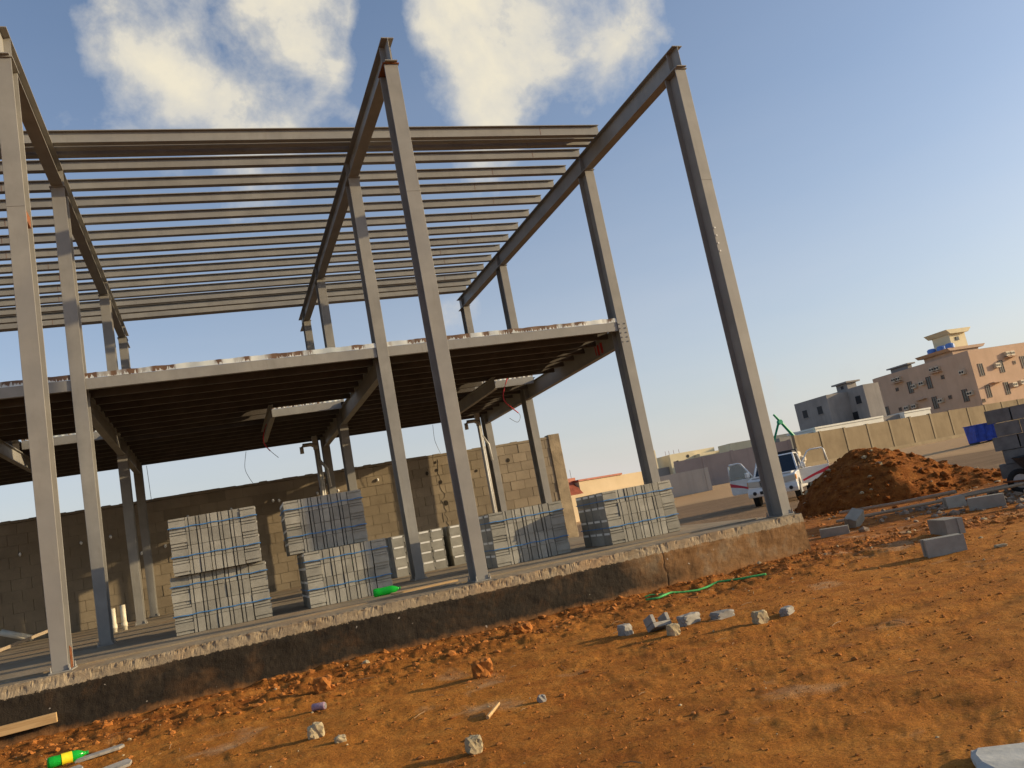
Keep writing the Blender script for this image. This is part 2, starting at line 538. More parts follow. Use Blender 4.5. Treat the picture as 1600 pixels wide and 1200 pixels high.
def mat_block():
    mt, nt, b = new_mat('grey_concrete_block')
    p = world_pos(nt)
    c = ramp(nt, noise(nt, p, 5, 6, 0.65), [(0.3, (0.25, 0.238, 0.203)), (0.7, (0.35, 0.335, 0.288))])
    c = mixc(nt, ramp(nt, noise(nt, p, 90, 2, 0.5), [(0.58, (0, 0, 0)), (0.75, (0.5, 0.5, 0.5))]), c, (0.20, 0.19, 0.17))
    oi = N(nt, 'ShaderNodeObjectInfo')
    hsv = N(nt, 'ShaderNodeHueSaturation')
    nt.links.new(math_node(nt, 'MULTIPLY_ADD', oi.outputs['Random'], 0.36, 0.82), hsv.inputs['Value'])
    nt.links.new(c, hsv.inputs['Color'])
    nt.links.new(hsv.outputs[0], b.inputs['Base Color'])
    b.inputs['Roughness'].default_value = 0.93
    b.inputs['Specular IOR Level'].default_value = 0.12
    bump(nt, b, noise(nt, p, 110, 3, 0.6), 0.5, 0.005)
    return mt


def mat_mound():
    mt, nt, b = new_mat('excavated_red_soil')
    p = world_pos(nt)
    c = ramp(nt, noise(nt, p, 5.0, 8, 0.75), [(0.32, (0.14, 0.042, 0.009)), (0.5, (0.29, 0.098, 0.021)), (0.70, (0.45, 0.185, 0.045))])
    c = mixc(nt, ramp(nt, noise(nt, p, 40, 3, 0.6), [(0.66, (0, 0, 0)), (0.76, (0.6, 0.6, 0.6))]), c, (0.46, 0.26, 0.12))
    nt.links.new(c, b.inputs['Base Color'])
    b.inputs['Roughness'].default_value = 0.95
    b.inputs['Specular IOR Level'].default_value = 0.08
    bump(nt, b, noise(nt, p, 17, 9, 0.8), 1.0, 0.10)
    return mt


def mat_glass(name, col, rough=0.06):
    mt, nt, b = new_mat(name)
    b.inputs['Base Color'].default_value = (*col, 1)
    b.inputs['Roughness'].default_value = rough
    b.inputs['Specular IOR Level'].default_value = 0.7
    return mt


def mat_clear(name, col, rough=0.08, trans=0.8):
    mt, nt, b = new_mat(name)
    b.inputs['Base Color'].default_value = (*col, 1)
    b.inputs['Roughness'].default_value = rough
    b.inputs['Transmission Weight'].default_value = trans
    b.inputs['IOR'].default_value = 1.2
    return mt


def mat_stucco(name, a, bcol, streak=0.3):
    mt, nt, b = new_mat(name)
    p = world_pos(nt)
    c = ramp(nt, noise(nt, p, 0.5, 6, 0.6), [(0.3, a), (0.7, bcol)])
    s = noise(nt, p, 1.0, 5, 0.65, stretch=(1.5, 1.5, 0.15))
    c = mixc(nt, math_node(nt, 'MULTIPLY', ramp(nt, s, [(0.5, (0, 0, 0)), (0.75, (1, 1, 1))]), streak), c, tuple(x * 0.6 for x in a))
    nt.links.new(c, b.inputs['Base Color'])
    b.inputs['Roughness'].default_value = 0.9
    b.inputs['Specular IOR Level'].default_value = 0.1
    bump(nt, b, noise(nt, p, 6, 5, 0.6), 0.3, 0.02)
    return mt


def mat_wood(name, a, bcol):
    mt, nt, b = new_mat(name)
    p = obj_coord(nt)
    f = noise(nt, p, 9, 5, 0.6, 1.2, stretch=(0.25, 4, 4))
    nt.links.new(ramp(nt, f, [(0.3, a), (0.7, bcol)]), b.inputs['Base Color'])
    b.inputs['Roughness'].default_value = 0.8
    bump(nt, b, f, 0.3, 0.004)
    return mt


STEEL = mat_steel()
GROUND = mat_ground()
SLAB = mat_slab()
FLASH = mat_flashing()
WALLB = mat_wallblock()
MORTAR = simple('wall_mortar', (0.24, 0.195, 0.13), 0.95, 0.15, 8, 0.4, 60)
BLOCK = mat_block()
FOAM = simple('white_foam_strip', (0.78, 0.77, 0.72), 0.8, 0.05, 20, 0.1)
STRAP = simple('blue_strap', (0.06, 0.19, 0.42), 0.45, 0.15, 30, 0)
MOUND = mat_mound()
DECK = simple('shade_darkened_deck', (0.085, 0.073, 0.063), 0.6, 0.15, 3, 0.05)  # colour darkened to stand in for the shade under the floor
RUST = simple('rusty_steel', (0.20, 0.075, 0.03), 0.9, 0.3, 30, 0.4)
PVC = simple('grey_pvc', (0.42, 0.41, 0.38), 0.45, 0.06, 10, 0)
WPVC = simple('white_pvc', (0.62, 0.57, 0.45), 0.45, 0.06, 10, 0)
REDC = simple('red_conduit', (0.50, 0.03, 0.035), 0.45, 0.1, 20, 0)
GREYC = simple('grey_wire', (0.16, 0.16, 0.16), 0.5, 0.1, 20, 0)
REDP = simple('red_paint', (0.42, 0.02, 0.02), 0.6, 0.2, 40, 0)
WOOD = mat_wood('raw_timber', (0.36, 0.22, 0.09), (0.55, 0.37, 0.18))
OLDWOOD = mat_wood('weathered_timber', (0.24, 0.18, 0.12), (0.40, 0.31, 0.21))
STONE = simple('pale_stone', (0.36, 0.29, 0.175), 0.9, 0.15, 14, 0.5, 70, obj_var=0.12)
GSTONE = simple('grey_concrete_fragment', (0.25, 0.235, 0.21), 0.92, 0.12, 14, 0.5, 80, obj_var=0.1)
CLOD = simple('orange_soil_clod', (0.31, 0.112, 0.022), 0.95, 0.2, 18, 0.6, 60)
BOTTLE = mat_clear('green_bottle_plastic', (0.02, 0.55, 0.06), 0.12, 0.45)
YLAB = simple('yellow_bottle_label', (0.85, 0.68, 0.02), 0.5, 0.06, 20, 0)
BLUECAP = simple('bottle_cap_green', (0.02, 0.30, 0.05), 0.4, 0.05, 20, 0)
ROPE = simple('green_rope', (0.06, 0.36, 0.10), 0.7, 0.2, 40, 0.2)
GYPS = simple('grey_board_offcut', (0.27, 0.25, 0.22), 0.9, 0.25, 10, 0.4)
PALEC = simple('pale_concrete_slab', (0.46, 0.45, 0.40), 0.9, 0.12, 9, 0.5, 40)
CANM = simple('faded_purple_can', (0.30, 0.20, 0.25), 0.4, 0.2, 60, 0)
WHITE = simple('white_car_paint', (0.64, 0.63, 0.60), 0.32, 0.07, 3, 0, coat=0.5)
DARKGL = mat_glass('dark_car_glass', (0.015, 0.02, 0.025))
DOORGL = mat_clear('clear_door_glass', (0.62, 0.70, 0.68), 0.03, 0.85)
BLACK = simple('black_plastic', (0.022, 0.022, 0.024), 0.6, 0.1, 20, 0)
RUBBER = simple('tyre_rubber', (0.02, 0.02, 0.02), 0.85, 0.2, 20, 0.2)
RIM = simple('steel_rim', (0.35, 0.35, 0.36), 0.4, 0.1, 20, 0, metal=0.6)
LAMP = mat_glass('headlamp_lens', (0.42, 0.42, 0.38), 0.12)
REDST = simple('red_body_stripe', (0.50, 0.03, 0.05), 0.4, 0.05, 10, 0)
INTER = simple('dark_cab_interior', (0.035, 0.033, 0.03), 0.9, 0.15, 20, 0)
TANWALL = mat_stucco('tan_boundary_plaster', (0.165, 0.128, 0.082), (0.235, 0.185, 0.12))
MAUVE = mat_stucco('brown_grey_plaster', (0.30, 0.245, 0.22), (0.37, 0.305, 0.27))
BEIGE = mat_stucco('beige_grey_plaster', (0.40, 0.36, 0.31), (0.46, 0.42, 0.36))
GREYB = mat_stucco('bare_grey_render', (0.23, 0.21, 0.195), (0.30, 0.275, 0.25), 0.4)
PINK = mat_stucco('sandy_salmon_plaster', (0.47, 0.325, 0.225), (0.54, 0.375, 0.265), 0.25)
CREAM = mat_stucco('cream_plaster', (0.66, 0.56, 0.36), (0.74, 0.64, 0.43), 0.15)
ORANGEW = mat_stucco('warm_cream_plaster', (0.46, 0.36, 0.23), (0.53, 0.42, 0.28), 0.2)
WHITEW = mat_stucco('white_plaster', (0.72, 0.69, 0.60), (0.80, 0.77, 0.69), 0.15)
REDROOF = simple('red_corrugated_roof', (0.28, 0.075, 0.04), 0.6, 0.15, 3, 0)
WINGL = mat_glass('dark_window_glass', (0.03, 0.028, 0.026), 0.15)
WINFR = simple('brown_window_frame', (0.13, 0.08, 0.055), 0.6, 0.1, 20, 0)
ACW = simple('beige_air_conditioner', (0.52, 0.44, 0.33), 0.6, 0.1, 10, 0)
BLUETANK = simple('blue_tank_plastic', (0.10, 0.22, 0.55), 0.5, 0.1, 10, 0)
SKIP = simple('blue_painted_skip', (0.012, 0.05, 0.34), 0.5, 0.3, 2.5, 0.1)
BOOM = simple('green_boom_paint', (0.01, 0.27, 0.13), 0.4, 0.1, 10, 0)

# ================================================================== GROUND
def build_ground():
    fine = np.linspace(R(-24), R(68), 760)
    coarse = np.linspace(R(68), R(336), 62)[1:-1]
    ang = np.concatenate([fine, coarse])
    rad = [0.9]
    while rad[-1] < 34: rad.append(rad[-1] * 1.0115)
    while rad[-1] < 3000: rad.append(rad[-1] * 1.09)
    rad = np.array(rad)
    A, RR = np.meshgrid(ang, rad)
    x = CAM.x + RR * np.sin(A); y = CAM.y + RR * np.cos(A)
    z = ground_h(x, y)
    for (fx, fy, fa) in FEET:          # faint footprints
        k = (np.abs(x - fx) < 0.5) & (np.abs(y - fy) < 0.5)
        dx = (x[k] - fx) * math.cos(fa) + (y[k] - fy) * math.sin(fa); dy = -(x[k] - fx) * math.sin(fa) + (y[k] - fy) * math.cos(fa)
        e = (dx / 0.12) ** 2 + (dy / 0.045) ** 2
        z[k] += -0.008 * np.exp(-e ** 2) + 0.003 * np.exp(-((np.sqrt(e) - 1.35) / 0.25) ** 2)
    na, nr = len(ang), len(rad)
    v = np.stack([x.ravel(), y.ravel(), z.ravel()], 1)
    v = np.vstack([v, [[CAM.x, CAM.y, GZ]]])
    i = np.arange(nr - 1)[:, None] * na; j = np.arange(na)[None, :]; j2 = (j + 1) % na
    f = np.stack([(i + j), (i + j2), (i + na + j2), (i + na + j)], -1).reshape(-1, 4)[:, ::-1]
    me = bpy.data.meshes.new('ground')
    nv, nf = len(v), len(f)
    ctr = np.array([(nv - 1, (k + 1) % na, k) for k in range(na)])[:, ::-1]
    me.vertices.add(nv); me.vertices.foreach_set('co', v.ravel())
    loops = np.concatenate([f.ravel(), ctr.ravel()])
    me.loops.add(len(loops)); me.loops.foreach_set('vertex_index', loops)
    starts = np.concatenate([np.arange(nf) * 4, nf * 4 + np.arange(na) * 3])
    tot = np.concatenate([np.full(nf, 4), np.full(na, 3)])
    me.polygons.add(len(starts)); me.polygons.foreach_set('loop_start', starts); me.polygons.foreach_set('loop_total', tot)
    me.polygons.foreach_set('use_smooth', np.ones(len(starts), bool))
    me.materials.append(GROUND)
    me.update(); me.validate()
    o = mesh_obj('ground', me)
    tag(o, kind='structure')


build_ground()


# ================================================================== SLAB
def build_slab():
    x0, x1, y0, y1 = -10.5, 4.60, -0.19, 12.55
    nx, nz = 1100, 34
    xs = np.linspace(x0, x1, nx); zs = np.linspace(-0.95, 0.0, nz)
    X, Zz = np.meshgrid(xs, zs)
    Yv = np.full_like(X, y0) + 0.012 * fbm(X * 3, Zz * 6, 4, 0.6)
    # chipped arris and the formwork joints
    chip = np.clip(fbm(X * 12.0, Zz * 14 + 2, 5, 0.7), -0.1, 0.5)
    top = sstep(-0.16, 0.0, Zz)
    Yv = Yv + top * (0.012 + 0.03 * np.maximum(chip, 0))
    Zt = Zz - (Zz > -0.01) * (0.018 * np.abs(fbm(X * 6, X * 0 + 7, 4, 0.65)))
    lip = np.exp(-((Zz + 0.13 - 0.05 * fbm(X * 2.5, X * 0 + 4, 4, 0.65)) / 0.03) ** 2)
    Yv = Yv - 0.004 * lip + 0.003 * fbm(X * 22, Zz * 22, 3, 0.6)
    for xj in (2.32,):
        Yv = Yv + 0.008 * np.exp(-((X - xj - 0.06 * fbm(Zz * 7, Zz * 0 + xj, 4)) / 0.011) ** 2)
    verts = [(float(a), float(b), float(c)) for a, b, c in zip(X.ravel(), Yv.ravel(), Zt.ravel())]
    faces = [(k * nx + i, k * nx + i + 1, (k + 1) * nx + i + 1, (k + 1) * nx + i) for k in range(nz - 1) for i in range(nx - 1)]
    mb = MB(); mb.add(verts, faces)
    # right end face with a broken corner
    ny = 40
    ys = np.linspace(0, 1, ny) ** 1.6
    col = [k * nx + nx - 1 for k in range(nz)]
    prev = col
    for t in ys[1:]:
        cur = []
        for k in range(nz):
            yy = verts[col[k]][1] * (1 - t) + y1 * t
            zz = verts[col[k]][2]
            xx = x1 + 0.02 * float(fbm(np.array([yy * 3.0]), np.array([zz * 5.0]), 3)[0]) - 0.03 * (zz > -0.05)
            mb.v.append((xx, yy, zz)); cur.append(len(mb.v) - 1)
        for k in range(nz - 1):
            mb.f.append((prev[k], cur[k], cur[k + 1], prev[k + 1])); mb.m.append(0)
        prev = cur
    # top
    t0 = (nz - 1) * nx
    b = len(mb.v)
    for i in range(nx):
        mb.v.append((float(xs[i]), 0.05, 0.0))
    for i in range(nx - 1):
        mb.f.append((t0 + i, t0 + i + 1, b + i + 1, b + i)); mb.m.append(0)
    mb.v += [(x0, y1, 0.0), (x1, y1, 0.0)]
    mb.f.append(tuple([b + i for i in range(nx)] + [len(mb.v) - 1, len(mb.v) - 2])); mb.m.append(0)
    o = mb.build('foundation_slab', SLAB)
    tag(o, 'raised concrete foundation slab with black bitumen on its long outer face', 'slab')
    # a low screed kerb line set back from the edge
    k = MB(); k.box(-10.4, 4.3, 0.42, 0.55, 0.0, 0.018)
    k.build('screed_strip', SLAB, o)


build_slab()

# ================================================================== STEEL FRAME
FX = (-9.04, -4.52, 0.0, 4.5)
ROWS = (0.0, 3.40, 8.64, 12.0)
FRAME = empty('steel_frame', (0, 0, 0), 0, 'two storey grey steel frame standing on the concrete slab', 'steel frame')


def build_frame():
    colw, cold = 0.185, 0.32
    for fi, x in enumerate(FX):
        for ri, y in enumerate(ROWS):
            mb = MB()
            lev = (0.015, 1.2, 3.2, 6.83); wid = (0.150, 0.168, 0.188, 0.186)
            n12 = 12
            for z_, w_ in zip(lev, wid):
                mb.v += [(p[0], p[1], z_) for p in ibeam_poly(w_, cold, 0.014, 0.010)]
            for k in range(3):
                mb.f += [(k * n12 + i, k * n12 + (i + 1) % n12, (k + 1) * n12 + (i + 1) % n12, (k + 1) * n12 + i) for i in range(n12)]
            mb.f += [tuple(range(n12))[::-1], tuple(range(3 * n12, 4 * n12))]
            mb.m += [0] * len(mb.f)
            c = mb.build('column', STEEL, FRAME, loc=(x, y + cold / 2, 0), bevel=0.003)
            p = MB(); p.box(-0.105, 0.105, -0.185, 0.185, 0.002, 0.0148)
            bp = p.build('base_plate', STEEL, c)
            for ax_ in (-0.085, 0.085):
                for ay_ in (-0.172, 0.172):
                    q_ = MB(); q_.tube([(ax_, ay_, 0.015), (ax_, ay_, 0.035), (ax_, ay_, 0.036), (ax_, ay_, 0.07)], [0.012, 0.012, 0.007, 0.007], 6)
                    q_.build('anchor_bolt', STEEL, bp)
            p = MB(); p.box(-0.11, 0.11, -0.18, 0.18, 6.831, 6.846)
            p.build('cap_plate', RUST if (fi == 2 and ri == 0) else STEEL, c)
            if ri == 0:   # site splice: a thin weld line across the flange, and a rusty tab
                p = MB(); p.box(-0.093, 0.093, -0.1635, -0.1603, 5.02, 5.032)
                p.build('weld_seam', STEEL, c)
                p = MB(); p.box(0.02, 0.088, -0.12, 0.10, 4.86, 4.99)
                p.build('stiffener', RUST, c)
            if ri == 0 and fi == 1:
                p = MB(); p.box(0.078, 0.086, -0.05, -0.02, 0.02, 0.24); p.box(0.078, 0.086, 0.02, 0.05, 0.02, 0.22)
                p.build('rusty_tab', RUST, c)
            if ri == 1 and fi == 3:   # connection bolts where the floor beam meets the column
                for k in range(5):
                    for s in (-0.055, 0.055):
                        b = MB(); b.tube([(s, -0.161, 3.44 + 0.085 * k), (s, -0.174, 3.44 + 0.085 * k)], 0.012, 6)
                        b.build('bolt', STEEL, c)
            if ri == 0 and fi == 3:
                for k in range(4):
                    b = MB(); b.tube([(-0.06, -0.161, 3.9 + 0.12 * k), (-0.06, -0.167, 3.9 + 0.12 * k)], 0.014, 6)
                    b.build('bolt', FOAM, c)
        # rafter on the column heads
        y1 = 12.55 if fi == 3 else 13.1
        mb = MB(); ib(mb, 'y', (0, 7.018), 0.17, 0.34, -0.06, y1, 0.014, 0.010)
        r = mb.build('rafter', STEEL, FRAME, loc=(x, 0, 0), bevel=0.003)
        for ri, y in enumerate(ROWS):
            for s in (-1, 1):
                p = MB(); p.box(min(s * 0.0055, s * 0.080), max(s * 0.0055, s * 0.080), y + 0.145, y + 0.155, 6.863, 7.173)
                p.build('stiffener', STEEL, r)
        # floor beam between column rows
        for a, b_ in ((1, 2), (2, 3)):
            mb = MB(); ib(mb, 'y', (0, 3.575), 0.13, 0.34, ROWS[a] + cold + 0.012, ROWS[b_] - 0.012)
            bm_ = mb.build('floor_beam', STEEL, FRAME, loc=(x, 0, 0), bevel=0.003)
            for yy in (ROWS[a] + cold + 0.001, ROWS[b_] - 0.0115):
                p = MB(); p.box(-0.066, 0.066, yy, yy + 0.0105, 3.40, 3.75)
                p.build('end_plate', STEEL, bm_)
            if fi == 3 and a == 1:
                for (ya, yb, zc) in ((4.34, 4.43, 3.58), (4.50, 4.58, 3.57), (4.64, 4.68, 3.60)):
                    p = MB(); p.box(-0.008, -0.0055, ya, yb, zc - 0.11, zc + 0.10)
                    p.build('paint_mark', REDP, bm_)
    # roof purlins: channels with the web towards the front
    py = [2.35, 2.72, 3.19, 3.86, 4.50, 5.22, 5.96, 6.68, 7.37, 8.02, 8.70, 9.36, 9.98, 10.55, 11.02]
    py = [CAM.y + (q - CAM.y) * 1.028 for q in py]
    for i, y in enumerate(py):
        hh = 0.17 if i in (0, len(py) - 1) else 0.145
        z0 = 7.189
        mb = MB()
        w, t = 0.11, 0.006
        wf = 0.05      # Z section: top flange forward, bottom flange back
        prof = [(y, z0), (y + w, z0), (y + w, z0 + 0.02), (y + w - t, z0 + 0.02), (y + w - t, z0 + t), (y + t, z0 + t), (y + t, z0 + hh),
                (y - wf, z0 + hh), (y - wf, z0 + hh - 0.012), (y - wf + t, z0 + hh - 0.012), (y - wf + t, z0 + hh - t), (y, z0 + hh - t)]
        xr = 4.465
        mb.prism(prof, 'x', -10.2, xr)
        o = mb.build('purlin', STEEL, FRAME)
        for xs_ in ((-5.6 + random.uniform(-0.4, 0.4)), 3.1 + random.uniform(-0.5, 0.5)):
            p = MB(); p.box(xs_, xs_ + 0.006, y - 0.002, y, z0 + 0.005, z0 + hh - 0.005)
            p.build('splice_joint', RUST, o)
    # front and rear doubled edge channels seen as one deep dark strip
    for yy in (2.90, 11.78):
        mb = MB(); ib(mb, 'x', (yy, 7.265), 0.12, 0.15, -10.2, 4.46); mb.build('purlin', STEEL, FRAME)
    # floor: edge channels, flashing, ribbed deck, joists, trimmers
    for bi in range(3):
        xa, xb = FX[bi] + 0.096, FX[bi + 1] - 0.096
        xt = FX[bi] + 2.85
        for (yf, xs0) in ((3.42, xa), (7.90, xt + 0.05)):
            ch = MB(); prof = [(yf, 3.66), (yf + 0.07, 3.66), (yf + 0.07, 3.668), (yf + 0.008, 3.668), (yf + 0.008, 3.812), (yf + 0.07, 3.812), (yf + 0.07, 3.82), (yf, 3.82)]
            ch.prism(prof, 'x', xs0, xb)
            ch.build('edge_channel', STEEL, FRAME)
            fl = MB()
            n = 90
            top = [3.900 + 0.004 * math.sin(k * 0.7) + random.uniform(-0.003, 0.003) for k in range(n + 1)]
            for k in range(n):
                u0 = xs0 + (xb - xs0) * k / n; u1 = xs0 + (xb - xs0) * (k + 1) / n
                b0 = 0.004 * math.sin(k * 0.9); b1 = 0.004 * math.sin((k + 1) * 0.9)
                base = len(fl.v)
                fl.v += [(u0, yf + b0 - 0.004, 3.822), (u1, yf + b1 - 0.004, 3.822), (u1, yf + b1 - 0.004, top[k + 1]), (u0, yf + b0 - 0.004, top[k]),
                         (u0, yf + b0 + 0.001, 3.822), (u1, yf + b1 + 0.001, 3.822), (u1, yf + b1 + 0.001, top[k + 1]), (u0, yf + b0 + 0.001, top[k])]
                fl.f += [(base, base + 1, base + 2, base + 3), (base + 5, base + 4, base + 7, base + 6), (base + 3, base + 2, base + 6, base + 7), (base + 1, base, base + 4, base + 5)]
                fl.m += [0] * 4
            fl.build('edge_flashing', FLASH, FRAME)
        for (yf, yb, d0, d1) in ((3.495, 6.80, FX[bi] + 0.005, FX[bi + 1] - 0.005), (6.81, 7.94, FX[bi] + 0.005, xt + 0.045), (7.98, 12.28, FX[bi] + 0.005, FX[bi + 1] - 0.005)):
            dk = MB()
            lo = []
            y = yf
            while y < yb - 0.02:
                lo += [(y, 3.80), (min(y + 0.10, yb), 3.80), (min(y + 0.125, yb), 3.762), (min(y + 0.175, yb), 3.762)]
                y += 0.20
            n = len(lo)
            v = [(d0, p[0], p[1]) for p in lo] + [(d1, p[0], p[1]) for p in lo]
            v += [(d0, p[0], p[1] + 0.01) for p in lo] + [(d1, p[0], p[1] + 0.01) for p in lo]
            f = [(i, i + 1, n + i + 1, n + i) for i in range(n - 1)] + [(2 * n + i, 3 * n + i, 3 * n + i + 1, 2 * n + i + 1) for i in range(n - 1)]
            dk.add(v, f)
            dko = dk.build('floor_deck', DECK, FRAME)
            y = yf + 0.36
            while y < yb - 0.05:
                j = MB(); j0, j1 = max(d0 + 0.075, xa), min(d1 - 0.005, xb)
                j.box(j0, j1, y, y + 0.008, 3.625, 3.758); j.box(j0, j1, y + 0.0085, y + 0.06, 3.625, 3.632)
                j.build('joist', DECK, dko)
                y += 0.55
        t = MB(); ib(t, 'y', (xt, 3.485), 0.09, 0.26, 6.25, 9.35)
        t.build('trimmer_beam', STEEL, FRAME)
    # reinforcing pipe stub standing up through the deck
    s = MB(); s.tube([(2.35, 4.9, 3.81), (2.35, 4.9, 4.05)], 0.035, 10)
    s.build('pipe_stub', PVC, FRAME)


build_frame()


# ================================================================== REAR BLOCK WALL
def build_back_wall():
    w = empty('block_wall', (0, 12.9, 0), 0, 'tall tan concrete block wall running behind the steel frame', 'wall')
    bw, bh, dp = 0.43, 0.262, 0.20
    xl, xr = -11.2, 6.56
    core = MB(); core.box(xl, xr, 0.013, dp - 0.01, -0.7, 2.76)
    core.build('mortar_bed', MORTAR, w)
    joined = MB()
    cells = []
    for k in range(11):
        z0 = -0.11 + k * bh
        x = xl - (bw / 2 if k % 2 else 0)
        while x < xr:
            a, b = max(x, xl), min(x + bw, xr)
            if b - a > 0.06: cells.append((a, b, z0))
            x += bw
    # the blocks furthest right show largest and clearest
    cells.sort(key=lambda c: -c[0])
    shared = {}
    for i, (a, b, z0) in enumerate(cells):
        j = 0.0055
        dy = random.uniform(-0.006, 0.004); dz = random.uniform(-0.003, 0.003)
        key = round(b - a, 2)
        if i < 295:
            if key not in shared:
                mb = MB(); L_ = key
                mb.box(j, L_ - j, 0, dp, j, bh - j)
                shared[key] = mb.mesh('block', WALLB)
            mesh_obj('block', shared[key], w, (a, dy, z0 + dz), (0, 0, random.uniform(-0.006, 0.006)))
        else:
            joined.box(a + j, b - j, dy, dp + dy, z0 + j + dz, z0 + bh - j + dz)
    o = joined.build('block_courses', WALLB, w); tag(o, kind='stuff')
    # bond beam, end pier
    cap = MB(); n = 90
    for k in range(n):
        a = xl + (xr - xl) * k / n; b = xl + (xr - xl) * (k + 1) / n
        h = 2.845 + random.uniform(-0.012, 0.012)
        cap.box(a, b, -0.012 + random.uniform(-0.004, 0.004), dp + 0.01, 2.776, h)
    cap.build('bond_beam', WALLB, w)
    pier = MB(); pier.box(xr + 0.003, 6.93, -0.03, dp + 0.06, -0.7, 2.90)
    pier.build('end_pier', simple('rough_pier_concrete', (0.30, 0.235, 0.15), 0.95, 0.2, 3, 0.6, 25, bdist=0.02), w, bevel=0.015)
    # broken pockets and small white blobs on the wall face
    blob = MB(); blob.tube([(0, -0.035, -0.045), (0, -0.03, 0.0), (0, -0.03, 0.04)], [0.014, 0.036, 0.016], 8)
    tm = blob.mesh('wall_blob', FOAM, True)
    for (x, z) in ((-7.3, 2.02), (-6.0, 2.05), (-5.35, 2.08), (-4.15, 1.62), (-3.55, 2.25), (-3.05, 2.2), (-2.5, 2.25), (-2.1, 2.1), (-1.45, 2.3), (-1.3, 2.28), (-0.3, 2.3), (-0.1, 2.32), (0.25, 2.28), (-4.7, 1.55), (1.35, 2.4), (0.0, 2.5)):
        mesh_obj('wall_blob', tm, w, (x, 0, z), (0, random.uniform(-0.3, 0.3), 0))
    hole = MB(); hole.tube([(0, -0.0165, 0), (0, -0.004, 0)], 0.05, 7)
    hm = hole.mesh('pocket', simple('dark_pocket', (0.035, 0.028, 0.02), 1.0, 0.1, 10, 0))
    for (x, z, s) in ((2.75, 2.35, 0.9), (3.05, 2.4, 0.7), (3.1, 2.05, 0.9), (3.15, 1.45, 1.2), (3.05, 2.62, 0.6), (5.2, 2.35, 1.0), (4.2, 2.2, 0.6), (6.2, 2.55, 0.7), (-0.2, 2.42, 0.8)):
        o = mesh_obj('pocket', hm, w, (x, 0, z)); o.scale = (s, 1, s * 1.3)
    # a crack of broken mortar near the middle
    cr = MB(); pts = []
    z = 2.7
    x = 3.1
    while z > 0.6:
        pts.append((x + random.uniform(-0.07, 0.07), -0.006, z)); z -= random.uniform(0.06, 0.16)
    cr.tube(pts, 0.007, 5)
    cr.build('mortar_crack', MORTAR, w)


build_back_wall()

# ================================================================== STRAPPED BLOCK BUNDLES
def bundle_meshes():
    ms = {}
    h, d = 0.197, 0.245
    # block seen on its end: a wide face, a groove, a thin tongue
    def mid(flip):
        mb = MB(); w = 0.150
        mb.box(0.001, w - 0.001, 0.038, d, 0.0, h, 0)
        if flip:
            mb.box(0.004, 0.038, 0.003, 0.0375, 0.0012, h - 0.0012, 0); mb.box(0.0505, 0.140, 0.0, 0.0375, 0.0015, h - 0.0015, 0)
        else:
            mb.box(0.012, 0.098, 0.0, 0.0375, 0.003, h - 0.003, 0); mb.box(0.112, 0.144, 0.004, 0.0375, 0.002, h - 0.002, 0)
        return mb.mesh('block', [BLOCK, FOAM])
    def end(side):
        mb = MB(); w = 0.222
        mb.box(0.003, w - 0.003, 0.018, d - 0.004, 0.0, h, 0)
        mb.box(0.0, w, 0.0, 0.0175, 0.052, 0.155, 0)
        mb.box(0.004, w - 0.006, 0.002, 0.0175, 0.006, 0.030, 0)
        mb.box(0.002, w - 0.004, 0.003, 0.0175, 0.168, 0.192, 0)
        xs = (-0.003, 0.0025) if side == 'L' else (w - 0.0025, w + 0.003)
        mb.box(xs[0], xs[1], 0.035, d - 0.03, 0.150, 0.182, 1)
        return mb.mesh('block', [BLOCK, FOAM])
    ms['a'], ms['b'], ms['L'], ms['R'] = mid(False), mid(True), end('L'), end('R')
    return ms


BM = bundle_meshes()
W_B = 0.222 * 2 + 0.152 * 5


def bundle(x, y, z, rz, label, group, sx=1.0, sz=1.0, strap=True, depth=4):
    o = empty('block_bundle', (x, y, z), rz, label, 'block bundle', group)
    o.scale = (sx, 1.0, sz)
    for r in range(4):
        for dpt in range(depth):
            for cidx in range(7):
                inner = 0 < cidx < 6 and 0 < dpt < depth - 1 and r < 3
                if inner: continue
                jx, jy, jz = random.uniform(-0.003, 0.003), random.uniform(-0.007, 0.007), 0
                if cidx == 0: me, px = BM['L'], 0.0
                elif cidx == 6: me, px = BM['R'], 0.222 + 0.152 * 5
                else: me, px = BM['b'], 0.222 + 0.152 * (cidx - 1)
                mesh_obj('block', me, o, (px + jx, dpt * 0.25 + jy, r * 0.199 + 0.002 + jz), (0, 0, random.uniform(-0.012, 0.012)))
    if strap:
        for hz in (0.26, 0.665):
            s = MB(); D_ = depth * 0.25
            e = 0.011; t = 0.0025; hh = 0.0065
            k = 26
            pts = [(-e + (W_B + 2 * e) * i / k, -e - 0.0035 * abs(math.sin(i * 2.3))) for i in range(k + 1)] + [(W_B + e, D_ + e), (-e, D_ + e)]
            sag = [0.004 * math.sin(i * 1.1) for i in range(len(pts))]
            n = len(pts)
            b0 = len(s.v)
            for i, (px, py_) in enumerate(pts):
                cx, cy = W_B / 2, D_ / 2
                ox = -t if px < cx else t; oy = -t if py_ < cy else t
                for (dx, dy) in ((0, 0), (ox, oy)):
                    s.v += [(px + dx, py_ + dy, hz + sag[i] - hh), (px + dx, py_ + dy, hz + sag[i] + hh)]
            for i in range(n):
                a = b0 + i * 4; b = b0 + ((i + 1) % n) * 4
                s.f += [(a + 2, b + 2, b + 3, a + 3), (a, a + 1, b + 1, b), (a + 1, a + 3, b + 3, b + 1), (a, b, b + 2, a + 2)]
                s.m += [0] * 4
            s.build('strap', STRAP, o)
    return o


